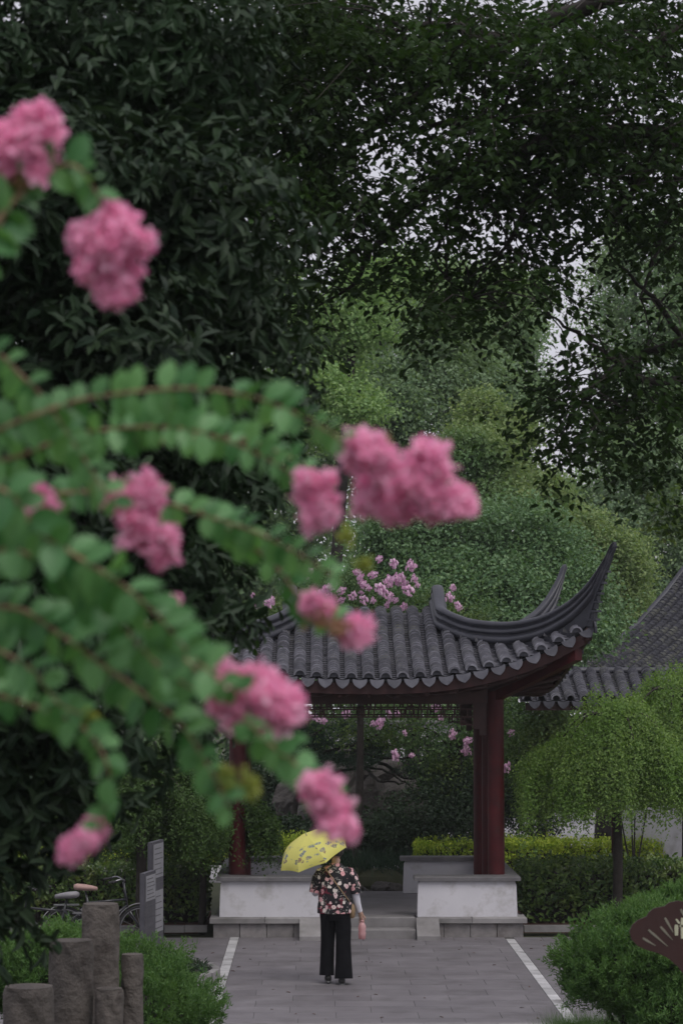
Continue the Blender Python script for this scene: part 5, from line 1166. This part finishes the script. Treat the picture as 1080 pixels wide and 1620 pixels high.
mb.build('body', [M['skin'], M['eye'], M['lip']], wo, smooth=True)
mb = MB()
def hairfn(v): return Vector(v) * (1.0 if (v.y < .35 or v.z > .55) else .8) * (1 if v.z > -.6 else .9)
mb.sphere(tuple(PB + Vector((hc[0], hc[1] - .014, hc[2] + .012))), (.086, .1, .118), 24, 16, 0, hairfn); mb.sphere(tuple(PB + Vector((hc[0], hc[1] - .1, hc[2] - .02))), (.045, .035, .045), 14, 10); mb.build('hair', M['hair'], wo, smooth=True)
def ellring(c, rx, ry, n=28, z=None, wob=0, ph=0, frame=None, k=7):
    out = []
    for i in range(n):
        a = 6.2832 * i / n; w_ = 1 + wob * math.sin(k * a + ph) + wob * .6 * math.sin((k + 4) * a + ph * 2.1)
        if frame: out.append(Vector(c) + frame[0] * math.cos(a) * rx * w_ + frame[1] * math.sin(a) * ry * w_)
        else: out.append(Vector((c[0] + math.cos(a) * rx * w_, c[1] + math.sin(a) * ry * w_, c[2])))
    return out
# blouse torso
mb = MB(); secs = [(.0, -.01, .865, .225, .15, .035), (.0, -.01, .93, .222, .15, .03), (0, -.01, 1.02, .212, .145, .022), (0, 0, 1.12, .205, .14, .018), (0, .01, 1.22, .208, .14, .015), (0, .015, 1.3, .21, .135, .012), (0, .02, 1.365, .2, .118, .01), (0, .025, 1.41, .155, .1, 0), (.003, .03, 1.445, .095, .075, 0), (.005, .035, 1.475, .066, .06, 0)]
mb.loft([ellring(Pn(a, b, z), rx, ry, 36, wob=wb, ph=z * 9) for a, b, z, rx, ry, wb in secs], 0, False); 
mb.build('blouse', M['blouse'], wo, smooth=True)
bl = bpy.data.objects['blouse']
def limbloft(pts, rad, nm, mt, par, wob=0, n=20, k=5):
    P = [Pn(*p) for p in pts]; rings = []
    for i, p in enumerate(P):
        d = (P[min(i + 1, len(P) - 1)] - P[max(i - 1, 0)]).normalized(); a = d.cross(Vector((0, 1, .01))).normalized(); b = d.cross(a).normalized()
        rx, ry = rad[i] if hasattr(rad[i], '__len__') else (rad[i], rad[i]); rings.append(ellring(p, rx, ry, n, wob=wob, ph=i * 1.3, frame=(a, b), k=k))
    mb = MB(); mb.loft(rings, 0, False); return mb.build(nm, M[mt], par, smooth=True)
limbloft([(-.12, .02, 1.385), (-.17, .02, 1.36), (-.215, .02, 1.28), (-.235, .025, 1.2), (-.245, .03, 1.115)], [.05, .072, .075, .07, .074], 'blouse_sleeve', 'blouse', wo, .05)
limbloft([(.12, .02, 1.385), (.17, .02, 1.36), (.215, .015, 1.28), (.24, .008, 1.2), (.258, .0, 1.10)], [.05, .072, .076, .072, .077], 'blouse_sleeve', 'blouse', wo, .05)
limbloft([(.235, .005, 1.16), (.25, .0, 1.09), (.275, .03, .98), (.305, .058, .875)], [.052, .05, .042, .034], 'arm_sleeve', 'sleeve', wo, .03)
limbloft([(-.225, .028, 1.18), (-.24, .03, 1.115), (-.19, .12, 1.15), (-.125, .215, 1.198)], [.05, .052, .042, .034], 'arm_sleeve', 'sleeve', wo, .03)
# trousers: waist section and two wide legs
mb = MB(); mb.loft([ellring(Pn(0, 0, z), rx, ry, 30, wob=.01) for z, rx, ry in ((.98, .17, .12), (.92, .18, .13), (.84, .185, .135), (.78, .18, .13))], 0, False); mb.build('trouser_seat', M['trousers'], wo, smooth=True)
limbloft([(-.085, 0, .86), (-.09, .02, .7), (-.093, .045, .5), (-.098, .035, .3), (-.10, .02, .10)], [(.1, .12), (.093, .11), (.085, .095), (.085, .095), (.088, .105)], 'trouser_leg', 'trousers', wo, .055)
limbloft([(.088, 0, .86), (.095, -.01, .7), (.1, -.02, .5), (.105, -.055, .3), (.108, -.085, .07)], [(.1, .12), (.097, .11), (.092, .1), (.098, .11), (.108, .125)], 'trouser_leg', 'trousers', wo, .06)
for x, y, z, dy, lift in ((-.087, .02, .02, 1, .03), (.082, -.1, 0, 1, 0)):
    mb = MB(); mb.loft([ellring(Pn(x, y + yy, z + .045 + zz), rx, rz, 14, frame=(Vector((1, 0, 0)), Vector((0, 0, 1)))) for yy, rx, rz, zz in ((-.09, .022, .02, .0), (-.075, .035, .042, .005), (-.02, .04, .045, .008), (.05, .045, .036, -.004), (.11, .046, .028, -.012), (.155, .034, .02, -.018), (.17, .012, .01, -.02))]); mb.build('shoe', M['shoe'], wo, smooth=True)
    mb = MB(); q = Pn(x, y, z + .001); pts = [(math.cos(a) * .045 * (1 if math.sin(a) > 0 else .85), math.sin(a) * .13 + .04) for a in np.linspace(0, 6.2832, 18, endpoint=False)]
    mb.loft([[q + Vector((a, b, zz)) for a, b in pts] for zz in (0, .018)]); mb.build('shoe_sole', M['sole'], wo)
# bag, bottle, umbrella are things of their own
bc = Pn(.205, .02, .89); bt = thing('shoulder_bag', bc, 'small tan shoulder bag at the right hip of the walking woman', 'bag')
mb = MB(); mb.loft([ellring(bc + Vector((0, 0, z)), rx, ry, 18) for z, rx, ry in ((-.09, .02, .06), (-.08, .04, .085), (0, .045, .095), (.07, .035, .085), (.09, .015, .07))]); mb.build('pouch', M['bag'], bt, smooth=True)
mb = MB(); mb.tube(catmull([bc + Vector((0, .05, .08)), Pn(.16, .17, 1.1), Pn(-.05, .13, 1.4), Pn(-.13, .02, 1.425), Pn(-.08, -.11, 1.36), Pn(.1, -.165, 1.12), bc + Vector((0, -.06, .08))], 5), .007, 6); mb.build('strap', M['bag'], bt)
kc = Pn(.335, .07, .66); bo = thing('water_bottle', kc, 'translucent pink water bottle hanging from the right hand of the woman', 'bottle')
def lathe(c, prof, n=18):
    return [[Vector((c.x + math.cos(6.2832 * k / n) * r_, c.y + math.sin(6.2832 * k / n) * r_, c.z + z)) for k in range(n)] for z, r_ in prof]
mb = MB(); mb.loft(lathe(kc, [(-.125, .03), (-.118, .043), (-.05, .047), (-.03, .042), (.0, .047), (.04, .045), (.07, .03), (.08, .022)])); mb.build('bottle_body', M['bottle'], bo, smooth=True)
mb = MB(); mb.loft(lathe(kc, [(.081, .021), (.105, .021), (.11, .017)])); mb.build('lid', M['bottle'], bo, smooth=True)
mb = MB(); mb.tube([kc + Vector((math.sin(a) * .02, 0, .115 + .028 - math.cos(a) * .028)) for a in np.linspace(0, 6.2832, 14)], .004, 6); mb.build('carry_loop', M['bottle'], bo)
def umb_mat():
    m, n, p, out = newmat('yellow_umbrella_cloth'); tc = node(n, 'ShaderNodeTexCoord'); sep = node(n, 'ShaderNodeSeparateXYZ'); n.links.new(tc.outputs['Object'], sep.inputs[0])
    mp = node(n, 'ShaderNodeAttribute'); mp.attribute_name = 'cloth'; s2 = node(n, 'ShaderNodeSeparateXYZ'); n.links.new(mp.outputs['Vector'], s2.inputs[0])
    nz = node(n, 'ShaderNodeTexNoise'); nz.inputs['Scale'].default_value = 9; n.links.new(mp.outputs['Vector'], nz.inputs['Vector']); ad = node(n, 'ShaderNodeMix', data_type='RGBA', blend_type='LINEAR_LIGHT'); ad.inputs[0].default_value = .08
    n.links.new(mp.outputs['Vector'], ad.inputs[6]); n.links.new(nz.outputs['Color'], ad.inputs[7])
    mpp = node(n, 'ShaderNodeMapping'); mpp.inputs['Scale'].default_value = (1, 1.5, 1); n.links.new(ad.outputs[2], mpp.inputs['Vector'])
    v = node(n, 'ShaderNodeTexVoronoi'); v.inputs['Scale'].default_value = 3.4; v.inputs['Randomness'].default_value = .75; n.links.new(mpp.outputs[0], v.inputs['Vector'])
    fm = ramp(n, v.outputs['Distance'], [(0, (1, 1, 1)), (.34, (1, 1, 1)), (.38, (0, 0, 0))]); sf = node(n, 'ShaderNodeSeparateColor'); n.links.new(fm, sf.inputs[0])
    n3 = node(n, 'ShaderNodeTexNoise'); n3.inputs['Scale'].default_value = 30; n.links.new(mp.outputs['Vector'], n3.inputs['Vector']); cut = node(n, 'ShaderNodeMath', operation='GREATER_THAN'); cut.inputs[1].default_value = .42; n.links.new(n3.outputs['Fac'], cut.inputs[0])
    band = ramp(n, s2.outputs['Z'], [(.38, (0, 0, 0)), (.46, (1, 1, 1)), (.93, (1, 1, 1)), (.95, (0, 0, 0))]); sb_ = node(n, 'ShaderNodeSeparateColor'); n.links.new(band, sb_.inputs[0])
    a = node(n, 'ShaderNodeMath', operation='MULTIPLY'); n.links.new(sf.outputs[0], a.inputs[0]); n.links.new(sb_.outputs[0], a.inputs[1]); b = node(n, 'ShaderNodeMath', operation='MULTIPLY'); n.links.new(a.outputs[0], b.inputs[0]); n.links.new(cut.outputs[0], b.inputs[1])
    sc = node(n, 'ShaderNodeSeparateColor'); n.links.new(v.outputs['Color'], sc.inputs[0]); pc_ = ramp(n, sc.outputs[0], [(.0, (.16, .2, .28)), (.35, (.3, .36, .38)), (.6, (.34, .22, .12)), (.85, (.2, .2, .22))])
    col = mixc(n, b.outputs[0], (.82, .78, .22), pc_); n.links.new(col, p.inputs['Base Color']); p.inputs['Roughness'].default_value = .6; p.inputs['Specular IOR Level'].default_value = .3
    t = node(n, 'ShaderNodeBsdfTranslucent'); n.links.new(col, t.inputs[0]); mxs = node(n, 'ShaderNodeMixShader'); mxs.inputs[0].default_value = .4; n.links.new(p.outputs[0], mxs.inputs[1]); n.links.new(t.outputs[0], mxs.inputs[2]); n.links.new(mxs.outputs[0], out.inputs[0]); return m
M['umbrella'] = umb_mat()
Yu = 30.25; ap = at(485, 1322, Yu); k = Yu / FPX; rimc = at(499, 1354, Yu)
roll = math.atan2(48, 108); tilt = R(17)
ax = Vector((-math.sin(roll) * .98, 0, math.cos(roll))).normalized(); ax = (ax * math.cos(tilt) + Vector((0, -1, 0)) * math.sin(tilt)).normalized()
ub = thing('umbrella', Pn(-.09, .27, 1.235), 'open yellow umbrella with printed animals carried over the shoulder of the woman', 'umbrella')
ex = Vector((math.cos(roll), 0, math.sin(roll))); ex = (ex - ax * ex.dot(ax)).normalized(); ey = ax.cross(ex); RU = .475; HU = .25; apx = Vector(ap)
def upt(a, s, sag=0): 
    r_ = RU * math.sin(s * 1.15) / math.sin(1.15); z = -HU * (1 - math.cos(s * 1.15)) / (1 - math.cos(1.15)); return apx + ex * math.cos(a) * r_ + ey * math.sin(a) * r_ + ax * z
VU = []; FU = []; UV = []; ns, na = 10, 6
for g8 in range(8):
    b0 = len(VU)
    for i in range(ns + 1):
        s = i / ns
        for j in range(na + 1):
            t_ = j / na; a0 = g8 * math.pi / 4 + .2; a1 = a0 + math.pi / 4; p0 = upt(a0, s); p1 = upt(a1, s); arc = upt(lerp(a0, a1, t_), s); chord = p0.lerp(p1, t_); q = arc.lerp(chord, .95) - ax * .0; 
            if i == ns: q = q.lerp(apx - ax * HU, .05 * math.sin(math.pi * t_))
            VU.append(q); UV.append((math.cos(lerp(a0, a1, t_)) * s * 1.2 + g8, math.sin(lerp(a0, a1, t_)) * s * 1.2, s))
    for i in range(ns):
        for j in range(na): q = b0 + i * (na + 1) + j; FU.append((q, q + 1, q + na + 2, q + na + 1))
mb = MB(); mb.add(VU, FU); o = mb.build('canopy', M['umbrella'], ub, smooth=True)
at_ = o.data.attributes.new('cloth', 'FLOAT_VECTOR', 'POINT'); at_.data.foreach_set('vector', np.array(UV, dtype=np.float32).ravel())
M['umbmetal'] = surf('umbrella_shaft_metal', (.35, .35, .33), (.5, .5, .45), 5, .35, 0, metal=.7, vary=0)
for g8 in range(8): mb = MB(); a = g8 * math.pi / 4 + .2; mb.tube([upt(a, s) - ax * .004 for s in np.linspace(0, 1.02, 8)], .0025, 5); mb.build('rib', M['umbmetal'], ub); mb = MB(); mb.tube([upt(a, .55) - ax * .006, apx - ax * .32], .002, 4); mb.build('stretcher', M['umbmetal'], ub)
hand = Pn(-.09, .275, 1.24)
mb = MB(); mb.tube([apx + ax * .035, apx - ax * .3, hand + (apx - ax * .3 - hand).normalized() * .05, hand], .005, 8); mb.build('shaft', M['umbmetal'], ub)
mb = MB(); mb.tube([hand + Vector((0, 0, .06)), hand, hand - Vector((0, -.02, .07))], .012, 10); mb.build('handle', M['shoe'], ub)
mb = MB(); mb.tube([apx + ax * .0, apx + ax * .045], [.008, .004], 8); mb.build('tip', M['umbmetal'], ub)

# ------------------------------------------------------------------ foreground crape myrtle
fg = thing('crape_myrtle', (at(-420, 1000, 3.9).x, 3.9, bank(3.9)), 'flowering crape myrtle close to the camera with arching branches and pink blossom heads', 'shrub')
FB = WL[fg.name]
mb = MB(); mb.tube(catmull([FB + Vector((0, 0, -.1)), FB + Vector((.02, 0, .6)), Vector(at(-350, 1300, 3.9)), Vector(at(-250, 900, 3.9)), Vector(at(-200, 500, 3.9)), Vector(at(-120, 150, 3.9))], 5), list(np.linspace(.035, .012, 26)), 8); mb.build('trunk', M['stem'], fg, smooth=True)
BR = [ # points, Y0, Y1, leaf px, spacing px, start
 ([(-200, 900), (0, 870), (100, 905), (170, 960), (210, 1010), (260, 1060), (320, 1100)], 3.55, 3.5, 54, 26),
 ([(-220, 800), (-20, 690), (60, 655), (130, 632), (220, 619), (310, 615), (400, 628), (470, 655), (535, 692), (570, 720)], 3.75, 3.7, 46, 27),
 ([(-220, 780), (0, 730), (110, 690), (170, 680), (240, 675), (310, 682), (380, 705), (440, 735), (480, 762)], 3.9, 3.85, 44, 26),
 ([(-230, 850), (-20, 770), (60, 840), (130, 885), (200, 930), (260, 985), (305, 1040), (350, 1075), (390, 1100)], 3.5, 3.45, 58, 26),
 ([(-230, 1000), (0, 960), (90, 1000), (160, 1050), (230, 1100), (285, 1145), (320, 1195), (350, 1250), (365, 1290)], 3.6, 3.5, 52, 25),
 ([(200, 960), (300, 1050), (380, 1130), (430, 1180), (480, 1220), (530, 1270), (545, 1295)], 3.7, 3.75, 44, 24),
 ([(-200, 820), (100, 780), (240, 790), (320, 815), (400, 840), (460, 870), (510, 900), (540, 920)], 4.0, 4.0, 42, 22),
 
 ([(-230, 700), (-40, 560), (40, 600), (90, 660), (130, 720), (170, 780), (200, 810)], 3.8, 3.75, 44, 25),
 ([(-230, 600), (-100, 480), (-30, 400), (20, 320), (50, 240)], 3.6, 3.6, 50, 30),
 ([(-230, 650), (-60, 420), (40, 300), (110, 260), (150, 300), (172, 350)], 3.6, 3.6, 56, 30),
 ([(-220, 1050), (-40, 1090), (60, 1120), (130, 1150), (170, 1210), (170, 1270), (140, 1330)], 3.7, 3.7, 42, 27),
 ([(300, 800), (380, 850), (440, 900), (470, 940), (500, 965), (540, 985), (570, 1000)], 4.05, 4.05, 36, 26),
 ([(250, 700), (330, 690), (400, 700), (450, 720), (500, 745)], 4.0, 4.0, 40, 24),
 ([(350, 1130), (410, 1150), (450, 1180), (480, 1225)], 3.8, 3.8, 40, 24),
 ([(-200, 940), (-20, 1020), (50, 1060), (90, 1110), (130, 1130)], 3.6, 3.6, 50, 26)]
g = np.random.default_rng(123); LO, LD, LN, LL, LI = [], [], [], [], []
bobs = []
for bi, (pts, ya, yb, lpx, spx) in enumerate(BR):
    n = len(pts); P = catmull([Vector(at(x, y, lerp(ya, yb, i / (n - 1)) + .02 * math.sin(i * 2 + bi))) for i, (x, y) in enumerate(pts)], 8)
    mb = MB(); mb.tube(P, list(np.linspace(.0042, .0014, len(P))), 7); bobs.append(mb.build('branch', M['stem'], fg, smooth=True))
    seg = [(P[i + 1] - P[i]).length for i in range(len(P) - 1)]; tot = sum(seg); s = .04 if bi != 5 else .1; sp = spx * 1.06 * ya / FPX; sg = 1; roll_ = g.normal() * .4
    while s < tot - .015:
        a = s; i = 0
        while i < len(seg) - 1 and a > seg[i]: a -= seg[i]; i += 1
        t_ = (P[i + 1] - P[i]).normalized(); p = P[i] + t_ * a; u = s / tot
        up_ = Vector((0, -.5, 1)).normalized(); sd_ = t_.cross(up_).normalized(); sd_ = (sd_ + Vector((0, .3 * g.normal(), .0))).normalized(); nn = sd_.cross(t_)
        for q in (1, -1):
            if g.random() < .04: continue
            # leaves open in one plane facing the viewer, above and below the stem
            vert = Vector((0, -.15, 1)) - t_ * t_.z; vert.normalize(); d = (vert * q * .9 + t_ * (.42 + .14 * g.normal()) + Vector((0, g.normal() * .4, -.12)) + sd_ * g.normal() * .2)
            L = 1.06 * lpx * ya / FPX * (.78 + .36 * g.random()) * (1 if u < .8 else lerp(1, .6, (u - .8) / .2)) * (.6 + .4 * min(1, u * 6 + .3))
            LO.append(np.array(p)); LD.append(np.array(d)); LN.append(np.array([g.normal() * .25, -1 + .4 * g.normal(), .55 + g.normal() * .3])); LL.append(L); LI.append(bi)
        s += sp * g.uniform(.8, 1.2)
LO = np.array(LO); LD = np.array(LD); LN = unit(np.array(LN)); LL = np.array(LL); BS = bases(LD, LN, LL, LL * .66); LI = np.array(LI)
# the 300 leaves that show largest are single parts of their branch, the rest one part
vis = (LO[:, 0] / LO[:, 1] * FPX + 495) > -10; order = np.argsort(-(LL / LO[:, 1]) * vis); 
me = T_BIG.mesh('leaf', [M['l_fore']])
for i in order[:300]:
    par = bobs[LI[i]]; o = bpy.data.objects.new('leaf', me); COL.objects.link(o); o.parent = par; reg(o, WL[par.name]); Mx = Matrix(BS[i].tolist()).to_4x4(); Mx.translation = Vector(LO[i]) - FB; o.matrix_local = Mx
rest = order[300:]; scatter('foliage', T_BIG, LO[rest], BS[rest], [M['l_fore']], fg)
def bloom(px, py, Y, rx, ry, seed, mt='petal', dens=1.0):
    c, r_ = lobe_px((px, py, Y, rx, ry)); g = np.random.default_rng(seed); nb = int(34 * dens * (rx * ry / 2500) ** .5) + 6; O = []; D = []; N = []; L = []
    for i in range(nb):
        u = unit(g.normal(size=3)); fc = c + u * r_ * (.3 + .85 * g.random() ** .8); fr = .007 + .006 * g.random(); m_ = 24 if dens >= 1 else 9; ls = 1 if dens >= 1 else .6
        v = unit(g.normal(size=(m_, 3))); O.append(fc + v * fr * (.2 + 1.0 * g.random((m_, 1)))); D.append(g.normal(size=(m_, 3)) + v * .7); N.append(v + g.normal(size=(m_, 3)) * .5); L.append((.009 + .008 * g.random(m_)) * ls)
    O = np.concatenate(O); D = np.concatenate(D); N = unit(np.concatenate(N)); L = np.concatenate(L); n = len(O)
    T = Tmpl([(0, -.15, 0), (.5, -.5, .15), (1, -.3, -.1), (1.05, .3, .15), (.5, .5, -.05), (0, .15, 0)], [(0, 1, 4, 5), (1, 2, 3, 4)])
    Bq = bases(D, N, L, L * .9); base = np.array(FB); V = (np.einsum('nij,vj->nvi', Bq, T.V) + (O - base)[:, None, :]).reshape(-1, 3)
    Lp = (T.loops[None, :] + (np.arange(n) * 6)[:, None]).ravel(); To = np.tile(T.tot, n); st = np.concatenate([[0], np.cumsum(To)[:-1]])
    link('flower_cluster', mesh_np('flower_cluster', V, Lp, st, To, [M[mt]]), fg)
    mb = MB()
    for k in range(7): u = unit(g.normal(size=3)); mb.tube([c - r_ * [.2, 0, .3], c + u * r_ * .7], .0012, 4)
    mb.build('flower_stalk', M['stemgreen'], fg)
FL_ = [(62, 205, 3.6, 42, 42), (40, 255, 3.6, 42, 42), (8, 235, 3.6, 30, 45), (175, 400, 3.6, 66, 60), (150, 385, 3.62, 42, 40), (205, 385, 3.58, 36, 38), (180, 450, 3.6, 34, 30), (178, 345, 3.6, 28, 16), (578, 715, 3.7, 34, 30), (612, 745, 3.7, 24, 26), (585, 785, 3.75, 22, 34), (495, 768, 3.8, 30, 28), (510, 808, 3.8, 32, 30), (682, 727, 3.75, 38, 30), (665, 765, 3.75, 30, 26), (722, 792, 3.75, 32, 28), (680, 795, 3.76, 22, 22), (625, 800, 3.78, 26, 22),
       (200, 788, 3.8, 40, 28), (238, 780, 3.8, 30, 26), (222, 830, 3.8, 32, 30), (255, 862, 3.8, 28, 30), (62, 800, 3.9, 28, 24), (14, 835, 3.9, 12, 12), (365, 1100, 3.5, 42, 42), (410, 1095, 3.5, 48, 42), (445, 1115, 3.5, 32, 36), (505, 1245, 3.7, 28, 24), (520, 1270, 3.7, 20, 16), (535, 1305, 3.7, 24, 22), (116, 1343, 3.7, 15, 11), (133, 1330, 3.7, 10, 8), (150, 1310, 3.75, 7, 6), (567, 1003, 4.0, 20, 20), (272, 962, 4, 8, 8), (498, 958, 4.0, 22, 14)]
for i, (px, py, Y, rx, ry) in enumerate(FL_): bloom(px, py, Y, rx * .8, ry * .8, 200 + i)
for i, (px, py, Y, rx, ry, mt) in enumerate([(500, 975, 4.0, 26, 14, 'petal_fade'), (535, 990, 4.0, 22, 12, 'petal_fade'), (362, 1222, 3.5, 4, 26, 'l_yellow'), (398, 1238, 3.5, 5, 30, 'l_yellow'), (548, 850, 4.1, 6, 16, 'l_yellow'), (572, 893, 4.1, 13, 5, 'l_yellow'), (142, 1136, 3.7, 8, 13, 'l_yellow'), (515, 1255, 3.7, 10, 8, 'l_yellow'), (600, 700, 3.72, 10, 8, 'petal_fade'), (35, 290, 3.6, 14, 12, 'petal_fade')]): bloom(px, py, Y, rx, ry, 300 + i, mt, .55)

# a few fallen leaves on the paving
g = np.random.default_rng(77); n = 90; O = np.stack([g.uniform(-3, 5, n), g.uniform(26.8, 35.2, n), np.full(n, .006)], 1)
o = scatter_top('fallen_leaves', T_MID, O, bases(g.normal(size=(n, 3)) * [1, 1, 0], unit(np.array([0, 0, 1.]) + g.normal(size=(n, 3)) * .12), .03 + .04 * g.random(n), np.full(n, .025)), [M['redsoil']], 'few small brown fallen leaves scattered on the paving', 'leaves')
# ------------------------------------------------------------------ the damp air
mh, nh, ph_, oh = newmat('haze_air'); nh.nodes.remove(ph_); pv = nh.nodes.new('ShaderNodeVolumePrincipled'); pv.inputs['Color'].default_value = (.9, .93, .96, 1); pv.inputs['Density'].default_value = .0004; nh.links.new(pv.outputs[0], oh.inputs['Volume'])
mb = MB(); mb.box((-160, -70, -1.1), (160, 250, 30)); hz = mb.build('haze', mh); hz['kind'] = 'stuff'
S.cycles.volume_bounces = 0
